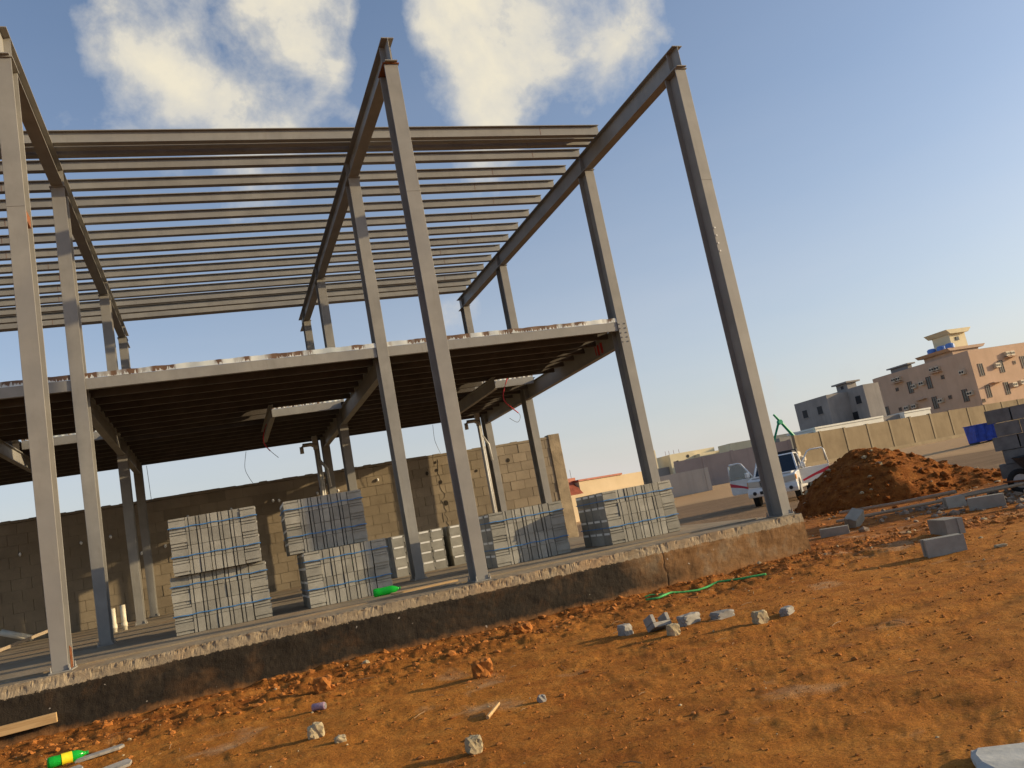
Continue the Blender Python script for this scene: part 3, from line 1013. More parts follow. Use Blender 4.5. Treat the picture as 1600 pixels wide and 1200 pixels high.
G1 = 'blue strapped bundles of concrete blocks near the slab edge'
bundle(-3.53, 1.96, 0.0, R(0.5), 'lower bundle of the leftmost blue strapped block stack', G1, 0.985, 0.92)
bundle(-3.47, 1.87, 0.737, R(-1), 'upper bundle of the leftmost blue strapped block stack', G1, 0.90, 0.92)
bundle(-1.86, 1.82, 0.0, R(0.5), 'lower bundle of the two high block stack behind the green bottle', G1, 0.93, 0.92)
bundle(-2.01, 2.06, 0.737, R(-1.0), 'upper bundle of the two high stack, half in shadow', G1, 0.89, 0.92)
bundle(0.88, 2.10, 0.0, R(1.5), 'single block bundle just right of the middle front column', G1)
bundle(2.57, 1.66, 0.0, R(0.5), 'rightmost single block bundle with its left side in shade', G1)
G2 = 'block bundles standing further back on the slab'
bundle(1.08, 5.75, 0.0, R(90), 'far block bundle with white foam strips seen left of the second row column', G2, 0.95, 0.95, strap=False)
bundle(2.22, 5.85, 0.0, R(91), 'far block bundle with white foam strips seen between the two middle columns', G2, 0.95, 0.95, strap=False)

# ================================================================== SERVICES IN THE FRAME
def drain(x, y, label):
    o = empty('drain_pipe', (x, y, 0), 0, label, 'pipe', 'drain pipes under the upper floor')
    p = MB(); p.tube([(0, 0, 0.0), (0, 0, 3.32)], 0.045, 12); p.build('riser', PVC, o, smooth=True)
    p = MB(); p.tube([(0, 0, 3.28), (0, 0, 3.42)], 0.058, 12); p.build('collar', PVC, o, smooth=True)
    p = MB(); p.tube([(0, 0, 3.36), (-0.10, 0, 3.42), (-0.30, 0, 3.42), (-0.34, 0, 3.38), (-0.34, 0, 3.22)], 0.05, 10); p.build('elbow', PVC, o, smooth=True)
    p = MB(); p.tube([(0.07, 0.06, 0), (0.07, 0.06, 3.6)], 0.03, 8); p.build('vent_pipe', PVC, o, smooth=True)
    p = MB(); p.tube([(0.07, 0.06, 3.0), (0.22, 0.1, 2.75), (0.24, 0.1, 2.3)], 0.035, 8); p.build('branch', PVC, o, smooth=True)
    p = MB(); p.box(-0.06, 0.06, -0.055, 0.055, 3.43, 3.62); p.build('trap_box', PVC, o)


drain(-0.36, 11.3, 'grey drain riser beside the middle rear columns')
drain(3.98, 11.3, 'grey drain riser beside the right rear column')


def cable(pts, split, label, grp='cables hanging from the upper floor'):
    o = empty('hanging_cable', pts[0], 0, label, 'cable', grp)
    q = [Vector(p) - Vector(pts[0]) for p in pts]
    # smooth
    sm = []
    for i in range(len(q) - 1):
        p0, p1, p2, p3 = q[max(i - 1, 0)], q[i], q[i + 1], q[min(i + 2, len(q) - 1)]
        for k in range(6):
            t = k / 6
            sm.append(0.5 * ((2 * p1) + (-p0 + p2) * t + (2 * p0 - 5 * p1 + 4 * p2 - p3) * t * t + (-p0 + 3 * p1 - 3 * p2 + p3) * t ** 3))
    sm.append(q[-1])
    k = int(len(sm) * split)
    if k > 1:
        m_ = MB(); m_.tube(sm[:k + 1], 0.012, 6); m_.build('red_conduit', REDC, o, smooth=True)
    m_ = MB(); m_.tube(sm[k:], 0.006, 5); m_.build('wire', GREYC, o, smooth=True)


cable([(-1.55, 8.0, 3.75), (-1.72, 8.0, 3.45), (-1.78, 8.0, 3.19), (-1.70, 8.0, 3.01), (-1.53, 8.0, 2.81)], 0.78, 'red conduit with bare wire end hanging left of the middle frame')
cable([(3.75, 7.8, 3.88), (3.57, 7.8, 3.5), (3.57, 7.8, 3.30), (3.72, 7.8, 3.12), (3.87, 7.8, 2.94), (3.78, 7.8, 2.79), (3.60, 7.8, 2.91)], 0.62, 'red conduit with curled wire hanging under the right floor beam')
cable([(-1.98, 12.2, 3.6), (-2.06, 12.2, 3.2), (-2.0, 12.2, 2.95), (-1.88, 12.2, 2.70)], 0.0, 'thin dark wire drooping over the wall above the leftmost bundle')
cable([(2.97, 12.2, 3.6), (2.95, 12.2, 3.2), (3.0, 12.2, 2.95), (3.06, 12.2, 2.75)], 0.0, 'thin pale wire drooping left of the middle front column')
cable([(-4.32, 12.2, 3.6), (-4.31, 12.2, 3.2), (-4.30, 12.2, 2.70)], 0.0, 'straight dark wire hanging right of the left rear columns')

# things lying at the back left of the slab
for (x, y, h, lab) in ((-4.86, 7.5, 0.43, 'left of two white pipe stubs standing on the slab'), (-4.70, 7.62, 0.46, 'right of two white pipe stubs standing on the slab')):
    o = empty('pipe_stub', (x, y, 0), 0, lab, 'pipe stub', 'white pipe stubs')
    p = MB(); p.tube([(0, 0, 0), (0, 0, h)], 0.046, 14); p.build('pipe', WPVC, o, smooth=True)
    p = MB(); p.tube([(0, 0, 0.06), (0, 0, 0.14)], 0.055, 14); p.build('socket', WPVC, o, smooth=True)
p = MB(); p.tube([(-7.45, 11.2, 0.34), (-6.85, 11.0, 0.10)], 0.07, 12)
tag(p.build('loose_pipe', WPVC, None, True), 'white pipe lying slanted against the debris at far left', 'pipe')
p = MB(); p.tube([(-7.0, 9.0, 0.05), (-6.0, 11.6, 0.06)], 0.05, 10)
p = MB(); p.box(-0.03, 0.03, -0.03, 0.03, 0, 1.35)
tag(p.build('timber_post', OLDWOOD, None, loc=(-7.42, 10.6, 0)), 'brown timber post standing at the far left edge', 'post')
p = MB(); p.box(-0.03, 0.03, -0.6, 0.6, -0.03, 0.03)
o = p.build('timber_offcut', OLDWOOD, None, loc=(-6.75, 9.6, 0.12)); o.rotation_euler = (R(10), 0, R(-50))
tag(o, 'short timber offcut propped on the floor at far left', 'timber')
p = MB(); p.tube([(2.05, 8.0, 0.055), (3.2, 9.6, 0.055)], 0.055, 12)
tag(p.build('loose_pipe', WPVC, None, True), 'pale pipe lying on the slab before the far bundles', 'pipe')
# flat timber board on the slab near the middle column
p = MB(); p.box(-0.42, 0.42, -0.10, 0.10, 0, 0.022)
o = p.build('timber_board', WOOD, None, loc=(-0.55, 0.75, 0.02)); o.rotation_euler[2] = R(4)
tag(o, 'flat timber board lying on the slab beside the middle columns', 'board')


def bottle(loc, rz, Ln, lab, label_col=None, tilt=0.0):
    o = empty('plastic_bottle', loc, rz, lab, 'bottle')
    o.rotation_euler = (0, tilt, rz)
    r = Ln * 0.15
    prof = [(0, 0.55), (0.02, 0.9), (0.06, 1.0), (0.20, 0.98), (0.28, 0.92), (0.38, 0.97), (0.55, 0.97), (0.62, 1.0), (0.72, 0.95), (0.82, 0.68), (0.90, 0.36), (0.95, 0.30)]
    b = MB(); b.tube([(t * Ln, 0, r) for t, k in prof], [k * r for t, k in prof], 18)
    b.build('body', BOTTLE, o, smooth=True)
    c = MB(); c.tube([(0.952 * Ln, 0, r), (Ln, 0, r)], 0.34 * r, 12); c.build('cap', BLUECAP, o)
    if label_col:
        l = MB(); l.tube([(0.34 * Ln, 0, r), (0.60 * Ln, 0, r)], 1.015 * r, 18, cap=False); l.build('wrapper', label_col, o, True)


bottle((-1.10, 1.35, 0.0), R(-6), 0.36, 'bright green plastic bottle lying on the slab edge')

# timber nailed along the slab face at far left
p = MB(); p.box(-1.2, 0.0, -0.05, 0.0, -0.045, 0.045)
o = p.build('timber_plank', WOOD, None, loc=(-4.55, -0.205, -0.385)); o.rotation_euler[1] = R(-1.5)
tag(o, 'sawn timber plank fixed along the dark slab face at bottom left', 'plank')

# ================================================================== MOUND
def build_mound():
    n, m_ = 150, 150
    cx, cy = 12.1, 6.85
    u = np.linspace(-1, 1, n); U, V = np.meshgrid(u, u)
    x = U * 4.2; y = V * 3.6
    # long axis roughly across the view
    ca, sa = math.cos(R(-38)), math.sin(R(-38))
    xr, yr = x * ca - y * sa, x * sa + y * ca
    d1 = np.hypot(x / np.where(x < 0, 1.8, 2.6), y / 2.2)
    d2 = np.hypot((x - 1.7) / 1.9, (y + 0.1) / 1.6)
    h = 1.72 * np.clip(1 - d1, 0, 1) ** 0.92
    h = np.maximum(h, 0.62 * np.clip(1 - d2, 0, 1) ** 0.9)
    h = 1.75 * np.tanh(h / 1.75)
    k = sstep(0.0, 0.25, h)
    wx, wy = cx + xr, cy + yr
    h = h + k * (0.13 * fbm(wx * 1.2, wy * 1.2, 4, 0.6) + 0.05 * fbm(wx * 5, wy * 5, 4, 0.65))
    h = h - 0.12 * (1 - k)
    z = ground_h(wx, wy) + h
    v = list(zip(wx.ravel().tolist(), wy.ravel().tolist(), z.ravel().tolist()))
    f = [(j * n + i, j * n + i + 1, (j + 1) * n + i + 1, (j + 1) * n + i) for j in range(n - 1) for i in range(n - 1)]
    root = empty('soil_mound', (0, 0, 0), 0, 'heap of red brown excavated soil in front of the white pickup', 'soil heap')
    mb = MB(); mb.add(v, f); mb.build('heap', MOUND, root, smooth=True)
    # crumbs and stones over the heap
    idx = rng.integers(0, n * n, 6500)
    sm = MB(); st = MB()
    hh = h.ravel()
    for q in idx:
        if hh[q] < 0.03: continue
        s = 0.010 + 0.10 * random.random() ** 6
        clod(sm if random.random() < 0.94 else st, v[q], s)
    for q in range(1500):
        a_ = random.uniform(0, 6.28); rr = 2.2 + abs(random.gauss(0, 0.55))
        px_, py_ = cx + rr * 1.1 * math.cos(a_), cy + rr * math.sin(a_)
        s = 0.010 + 0.05 * random.random() ** 4
        clod(sm if random.random() < 0.95 else st, (px_, py_, gh(px_, py_) + s * 0.2), s)
    o = sm.build('soil_crumbs', MOUND, root); tag(o, kind='stuff')
    o = st.build('pale_stones', STONE, root); tag(o, kind='stuff')


ICO_V = None


def ico():
    global ICO_V, ICO_F
    import bmesh
    bm = bmesh.new(); bmesh.ops.create_icosphere(bm, subdivisions=1, radius=1)
    ICO_V = np.array([v.co[:] for v in bm.verts]); ICO_F = [tuple(v.index for v in f.verts) for f in bm.faces]
    bm.free()


ico()


def clod(mb, p, s, flat=0.75):
    q = ICO_V * (1 + rng.uniform(-0.32, 0.32, (len(ICO_V), 1)))
    q = q * s * np.array([rng.uniform(0.75, 1.35), rng.uniform(0.75, 1.35), flat * rng.uniform(0.7, 1.2)])
    a = rng.uniform(0, 6.28); c, s_ = math.cos(a), math.sin(a)
    q = np.stack([q[:, 0] * c - q[:, 1] * s_, q[:, 0] * s_ + q[:, 1] * c, q[:, 2]], 1) + np.array(p)
    mb.add(q.tolist(), ICO_F)


build_mound()


def scatter_clods():
    a, b = MB(), MB()
    for i in range(6800):
        t = random.random()
        if t < 0.32:      # disturbed soil along the slab foot
            x = random.uniform(-6.0, 5.4); y = -0.22 - abs(random.gauss(0, 0.75)); s = 0.004 + 0.042 * random.random() ** 5.5
        elif t < 0.86:
            x = random.uniform(-6, 9); y = random.uniform(-7.6, -0.3); s = 0.004 + 0.020 * random.random() ** 4
        elif t < 0.93:
            x = random.gauss(6.4, 0.7); y = random.gauss(-0.9, 0.45); s = 0.007 + 0.045 * random.random() ** 4
        else:
            x = random.uniform(4.7, 12); y = random.uniform(-2, 6); s = 0.006 + 0.04 * random.random() ** 4
        if x < 4.6 and y > -0.2: continue
        if math.hypot(x - CAM.x, y - CAM.y) < 1.6: continue
        if math.hypot(x - CAM.x, y - CAM.y) < 4.5: s *= 0.5
        z = gh2(x, y)
        clod(b if random.random() < 0.025 else a, (x, y, z + s * 0.02), s)
    for i in range(5200):
        ang = YAW + random.uniform(-0.66, 0.72); rr = 2.6 + 9 * random.random() ** 1.3
        x, y = CAM.x + rr * math.sin(ang), CAM.y + rr * math.cos(ang)
        if x < 4.65 and y > -0.22: continue
        s = (0.0022 + 0.0075 * random.random() ** 3) * (0.5 + rr / 9)
        clod(b if random.random() < 0.05 else a, (x, y, gh(x, y) + s * 0.3), s)
    o = a.build('soil_clods', CLOD); tag(o, 'loose orange soil clods strewn over the ground', 'soil clods', kind='stuff')
    o = b.build('pale_grit', STONE); tag(o, 'small pale stones scattered on the ground', 'grit', kind='stuff')


def gh2(x, y): return gh(x, y)


scatter_clods()

# a litter of straw and twigs
tw = MB()
for i in range(75):
    x = random.uniform(-4.5, 6); y = random.uniform(-6.8, -0.7)
    if math.hypot(x - CAM.x, y - CAM.y) < 3.2: continue
    a = random.uniform(0, 6.28); ln = random.uniform(0.03, 0.16)
    z = gh(x, y)
    x2, y2 = x + ln * math.cos(a), y + ln * math.sin(a)
    tw.tube([(x, y, z + 0.006), ((x + x2) / 2, (y + y2) / 2, z + 0.012), (x2, y2, gh(x2, y2) + 0.006)], random.uniform(0.0015, 0.004), 4)
tag(tw.build('straw_litter', simple('dry_straw', (0.26, 0.16, 0.08), 0.9, 0.2, 20, 0)), 'dry straw and twigs littering the orange ground', 'litter', kind='stuff')

# ================================================================== STONES AND BITS ON THE GROUND
import bmesh


def rock_mesh(name, mt, dims, seed, sub=2, cube=0.5, rough=0.14):
    """an angular broken lump: sphere pushed towards a box, with noise"""
    rs = np.random.default_rng(seed)
    bm = bmesh.new(); bmesh.ops.create_icosphere(bm, subdivisions=sub, radius=1)
    ph = rs.uniform(0, 50, 3)
    for v in bm.verts:
        p = np.array(v.co[:])
        mx = np.max(np.abs(p))
        q = p * (1 - cube) + (p / mx) * cube * (0.86 + 0.12 * cube)
        nz = float(fbm(np.array([q[0] * 1.8 + ph[0] + q[2]]), np.array([q[1] * 1.8 + ph[1] - q[2] * 0.7]), 4, 0.6)[0])
        q = q * (1 + rough * 2 * nz)
        v.co = (q[0] * dims[0] / 2, q[1] * dims[1] / 2, q[2] * dims[2] / 2)
    me = bpy.data.meshes.new(name); bm.to_mesh(me); bm.free()
    me.materials.append(mt)
    return me


def stone(name, x, y, dims, mt, lab, cat='stone', rz=0.0, tilt=(0, 0), seed=1, cube=0.5, rough=0.14, group='stones and block pieces lying on the orange soil', sink=0.2):
    me = rock_mesh(name, mt, dims, seed, 3, cube, rough)
    o = mesh_obj(name, me, None, (x, y, gh(x, y) + dims[2] * (0.5 - sink)), (tilt[0], tilt[1], rz))
    return tag(o, lab, cat, group)


stone('soil_lump', -1.01, -2.93, (0.15, 0.14, 0.15), CLOD, 'large orange soil lump casting a long shadow below the slab', 'soil lump', seed=3, sink=0.1, cube=0.6, rough=0.28)
stone('broken_stone', -2.42, -3.56, (0.11, 0.09, 0.11), STONE, 'pale cream broken stone standing alone at lower left centre', seed=4, cube=0.55, rough=0.16, sink=0.12)
stone('broken_stone', -2.30, -3.90, (0.075, 0.07, 0.05), STONE, 'small pale wedge just right of the cream broken stone', seed=5, cube=0.6, rough=0.15)
stone('broken_stone', -1.70, -5.00, (0.085, 0.09, 0.095), STONE, 'rounded pale stone nearest the bottom edge with bright right side', seed=6, cube=0.85, rough=0.1, sink=0.06)
stone('block_fragment', 0.41, -2.75, (0.11, 0.10, 0.12), GSTONE, 'small upright grey fragment at the left end of the fragment row', 'block fragment', R(20), seed=7, cube=0.97, rough=0.07)
stone('broken_stone', 0.55, -3.37, (0.10, 0.09, 0.10), STONE, 'tan lump of stone just below the U shaped fragment', seed=8, cube=0.9, rough=0.1, sink=0.1)
stone('block_fragment', 0.88, -3.08, (0.24, 0.11, 0.10), GSTONE, 'long grey block fragment right of the U shaped fragment', 'block fragment', R(25), seed=9, cube=0.97, rough=0.07)
stone('block_fragment', 1.15, -3.20, (0.19, 0.13, 0.075), GSTONE, 'flat grey slab fragment at the right of the fragment row', 'block fragment', R(5), seed=10, cube=0.98, rough=0.05)
stone('broken_stone', 1.12, -3.80, (0.11, 0.09, 0.11), STONE, 'cubic tan stone standing alone right of the fragment row', seed=12, cube=0.92, rough=0.1, sink=0.1)
stone('block_fragment', 1.43, -3.74, (0.17, 0.08, 0.075), GSTONE, 'small brownish grey fragment furthest right of the scattered pieces', 'block fragment', R(35), seed=13, cube=0.95, rough=0.07)
stone('dark_stone', -1.02, -4.30, (0.06, 0.05, 0.055), GSTONE, 'small dark stone beside the pale stick', seed=14)
stone('soil_lump', -2.15, -1.55, (0.17, 0.14, 0.15), CLOD, 'orange soil lump close to the middle of the slab face', 'soil lump', seed=15, cube=0.5, rough=0.3)
stone('soil_lump', 0.05, -0.95, (0.22, 0.16, 0.14), CLOD, 'orange soil lump leaning by the slab under the middle column', 'soil lump', seed=16, cube=0.5, rough=0.3)
stone('white_pebble', 6.05, 2.55, (0.11, 0.09, 0.08), FOAM, 'white pebble at the foot of the soil heap', seed=17, cube=0.2)
stone('broken_stone', 4.55, -3.2, (0.13, 0.07, 0.035), STONE, 'thin cream chip lying left of the near loose block', seed=19, rz=R(-30))
stone('concrete_slab_piece', -0.23, -7.47, (0.66, 0.34, 0.08), PALEC, 'pale flat concrete piece in the bottom right corner', 'concrete piece', R(-40), seed=18, cube=0.9, rough=0.06, sink=0.45)

# U shaped piece of block
p = MB(); p.box(-0.10, 0.10, -0.06, 0.06, 0, 0.045); p.box(-0.10, -0.06, -0.06, 0.06, 0.0455, 0.12); p.box(0.06, 0.10, -0.06, 0.06, 0.0455, 0.115)
o = p.build('block_fragment', GSTONE, None, bevel=0.006, loc=(0.64, -2.98, gh(0.64, -2.98) + 0.01)); o.rotation_euler = (R(-25), R(4), R(10))
tag(o, 'U shaped half of a hollow grey block on the soil', 'block fragment', 'stones and block pieces lying on the orange soil')
p = MB(); p.tube([(-1.42, -4.35, gh(-1.42, -4.35) + 0.01), (-1.28, -4.18, gh(-1.28, -4.18) + 0.03)], [0.013, 0.010], 6)
tag(p.build('stick', WOOD), 'short pale stick lying beside the dark stone', 'stick')
# drinks can
o = empty('drinks_can', (-2.29, -2.48, gh(-2.29, -2.48) + 0.03), R(-25), 'small faded purple can lying on the soil', 'can')
p = MB(); p.tube([(-0.055, 0, 0), (-0.045, 0, 0), (0, 0, 0.003), (0.045, 0, 0), (0.055, 0, 0)], [0.024, 0.031, 0.027, 0.031, 0.026], 14); p.build('body', CANM, o, smooth=True)
p = MB(); p.tube([(0.0553, 0, 0), (0.058, 0, 0)], 0.024, 12); p.build('lid', RIM, o)

bottle((-4.33, -2.02, gh(-4.33, -2.02) + 0.005), R(14), 0.29, 'green plastic bottle with yellow label in the bottom left corner', YLAB)
for (x, y, sx, sy, rz, lab) in ((-3.95, -2.10, 0.36, 0.05, R(12), 'long grey board offcut right of the labelled bottle'),
                               (-3.80, -2.75, 0.30, 0.09, R(28), 'pale board offcut with a lit white end near bottom left'),
                               (-4.15, -2.50, 0.28, 0.10, R(20), 'broken grey board offcut below the labelled bottle')):
    p = MB(); p.prism([(-sx / 2, -sy / 2), (sx * 0.38, -sy * 0.62), (sx / 2, -sy * 0.1), (sx * 0.46, sy / 2), (-sx * 0.1, sy * 0.55), (-sx * 0.44, sy * 0.35)], 'z', 0, 0.022)
    o = p.build('board_offcut', GYPS, None, bevel=0.004, loc=(x, y, gh(x, y) + 0.01)); o.rotation_euler = (R(12), R(-3), rz)
    tag(o, lab, 'board offcut', 'board offcuts at bottom left')
# green rope at the slab foot
def polyz(pts, dz): return [(x, y, gh(x, y) + dz) for x, y in pts]
o = empty('green_rope', (2.2, -1.0, GZ), 0, 'frayed green rope trailing along the foot of the slab', 'rope')
for pts, r in (([(1.55, -1.04), (1.66, -1.14), (1.82, -1.02), (1.95, -0.92), (2.07, -0.97), (2.25, -1.02), (2.40, -0.99), (2.58, -0.95), (2.74, -1.12), (2.95, -1.40)], 0.013), ([(2.07, -0.97), (1.98, -0.72), (1.86, -0.58), (1.76, -0.62)], 0.010)):
    p = MB(); p.tube([tuple(Vector(q) - Vector((2.2, -1.0, GZ))) for q in polyz(pts, 0.022)], r, 6); p.build('strand', ROPE, o, smooth=True)

# ================================================================== LOOSE BLOCKS AND RUBBLE AT THE RIGHT
def block_piece_mesh(Lx=0.40, W=0.20, H=0.20):
    mb = MB()
    # hollow end grooves: a box body with two ribs at each end
    mb.box(-Lx / 2 + 0.015, Lx / 2 - 0.015, -W / 2, W / 2, 0, H)
    for s in (-1, 1):
        e0, e1 = (-Lx / 2, -Lx / 2 + 0.0148) if s < 0 else (Lx / 2 - 0.0148, Lx / 2)
        mb.box(e0, e1, -W / 2, -W / 2 + 0.06, 0.0, H); mb.box(e0, e1, W / 2 - 0.06, W / 2, 0.0, H)
    return mb.mesh('loose_block', BLOCK)


LB = block_piece_mesh()
for (x, y, dz, rot, sc, lab) in (
        (4.30, -2.72, 0.0, (0, 0, R(-28)), (1.0, 0.8, 0.95), 'nearest grey loose block, lying lengthwise on the soil'),
        (5.55, -1.62, 0.0, (0, 0, R(70)), (1.1, 1.1, 1.0), 'loose block with sunlit top behind the nearest one'),
        (6.30, 1.30, 0.0, (0, 0, R(-42)), (1.1, 0.9, 0.72), 'grey loose block lying flat near the slab corner'),
        (7.32, 1.98, 0.05, (R(20), R(-22), R(20)), (0.95, 1.0, 1.0), 'tilted loose block near the slab corner with sunlit top'),
        (8.75, 1.15, 0.0, (0, 0, R(-30)), (0.75, 1, 0.95), 'small grey block at the left end of the rubble'),
        (8.55, 0.35, 0.0, (0, 0, R(-50)), (1.3, 1, 1.0), 'pale blue grey block in the middle of the rubble'),
        (8.65, -0.55, 0.0, (R(8), 0, R(-20)), (1.1, 1, 1.15), 'grey block at the right end of the rubble'),
        (9.6, 0.25, 0.05, (R(25), R(10), R(40)), (1.2, 1, 1.0), 'tipped grey block behind the rubble by the wheelbarrow')):
    o = mesh_obj('loose_block', LB, None, (x, y, gh(x, y) - 0.012 + dz), rot)
    o.scale = sc
    tag(o, lab, 'concrete block', 'loose concrete blocks on the ground')

for (a, b, r, lab) in (((9.3, 4.6), (9.75, 2.0), 0.035, 'long timber pole lying at the foot of the soil heap'), ((7.6, 2.75), (10.3, 0.55), 0.028, 'long thin timber pole lying in front of the rubble'), ((9.9, 2.6), (10.6, 0.9), 0.03, 'short timber pole leaning on the rubble near the block stack')):
    mid_ = ((a[0] + b[0]) / 2, (a[1] + b[1]) / 2)
    p = MB(); p.tube([(a[0], a[1], gh(*a) + 0.06), (*mid_, gh(*mid_) + 0.11), (b[0], b[1], gh(*b) + 0.20)], r, 7)
    tag(p.build('timber_pole', OLDWOOD), lab, 'timber pole', 'timber poles in the rubble')
rub = MB()
for i in range(420):
    x = random.gauss(9.2, 0.75); y = random.gauss(1.1, 1.0)
    clod(rub, (x, y, gh(x, y) + 0.01), 0.012 + 0.075 * random.random() ** 4)
tag(rub.build('rubble', simple('dusty_rubble', (0.24, 0.18, 0.13), 0.95, 0.25, 12, 0.4)), 'grey rubble and broken mortar strewn before the block stack', 'rubble', kind='stuff')
p = MB(); p.box(-0.09, 0.09, -0.06, 0.06, 0, 0.03)
o = p.build('blue_packet', simple('blue_packet_print', (0.05, 0.10, 0.40), 0.5, 0.2, 30, 0), None, bevel=0.006, loc=(6.95, -2.05, gh(6.95, -2.05))); o.rotation_euler[2] = R(-40)
tag(o, 'small blue packet lying on the soil at the right edge', 'packet')


def build_right_stack():
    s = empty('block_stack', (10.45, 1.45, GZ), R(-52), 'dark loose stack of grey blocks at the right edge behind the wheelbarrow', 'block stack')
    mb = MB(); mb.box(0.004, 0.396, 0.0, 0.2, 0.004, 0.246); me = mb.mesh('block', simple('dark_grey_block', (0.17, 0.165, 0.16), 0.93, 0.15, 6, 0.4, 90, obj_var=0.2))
    for r_ in range(6):
        for c in range(5):
            for d in range(3):
                x = c * 0.405 - (0.1 if r_ % 2 else 0) + random.uniform(-0.015, 0.015)
                if r_ == 5 and d == 0 and c > 3: continue
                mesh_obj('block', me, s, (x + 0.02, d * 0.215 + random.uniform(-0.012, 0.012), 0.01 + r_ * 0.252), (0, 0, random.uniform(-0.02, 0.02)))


build_right_stack()


def build_barrow():
    w = empty('wheelbarrow', (10.22, 1.02, gh(10.22, 1.02)), R(-40), 'wheelbarrow with black tyre parked before the block stack', 'wheelbarrow')
    t = MB()
    n, k = 28, 10
    Rr, rr = 0.165, 0.05
    for i in range(n):
        a = 2 * math.pi * i / n
        for j in range(k):
            q = 2 * math.pi * j / k
            rad = Rr + rr * math.cos(q)
            t.v.append((rad * math.cos(a), rr * 0.9 * math.sin(q), rad * math.sin(a) + 0.215))
    for i in range(n):
        for j in range(k):
            t.f.append((i * k + j, ((i + 1) % n) * k + j, ((i + 1) % n) * k + (j + 1) % k, i * k + (j + 1) % k)); t.m.append(0)
    wh = t.build('tyre', RUBBER, w, smooth=True)
    d = MB(); d.tube([(0, -0.022, 0.215), (0, 0.022, 0.215)], 0.12, 20); d.tube([(0, -0.10, 0.215), (0, 0.10, 0.215)], 0.018, 8); d.build('rim', RIM, wh)
    for s in (-1, 1):
        f = MB(); f.tube([(-0.26, s * 0.07, 0.24), (0.02, s * 0.10, 0.215), (0.55, s * 0.22, 0.34), (1.35, s * 0.28, 0.62)], 0.018, 8); f.build('handle', RUST, w, smooth=True)
        f = MB(); f.tube([(0.75, s * 0.24, 0.40), (0.82, s * 0.24, 0.0)], 0.016, 8); f.build('leg', RUST, w, smooth=True)
    tr = MB()
    lo = [(0.15, -0.18, 0.36), (0.75, -0.2, 0.42), (0.75, 0.2, 0.42), (0.15, 0.18, 0.36)]
    hi = [(0.0, -0.3, 0.62), (0.98, -0.33, 0.68), (0.98, 0.33, 0.68), (0.0, 0.3, 0.62)]
    hi2 = [(p[0], p[1] * 0.985, p[2] - 0.001) for p in hi]; lo2 = [(p[0], p[1] * 0.985, p[2] + 0.006) for p in lo]
    tr.add(lo + hi, [(3, 2, 1, 0), (0, 1, 5, 4), (1, 2, 6, 5), (2, 3, 7, 6), (3, 0, 4, 7)])
    tr.build('tray', BLACK, w)


build_barrow()


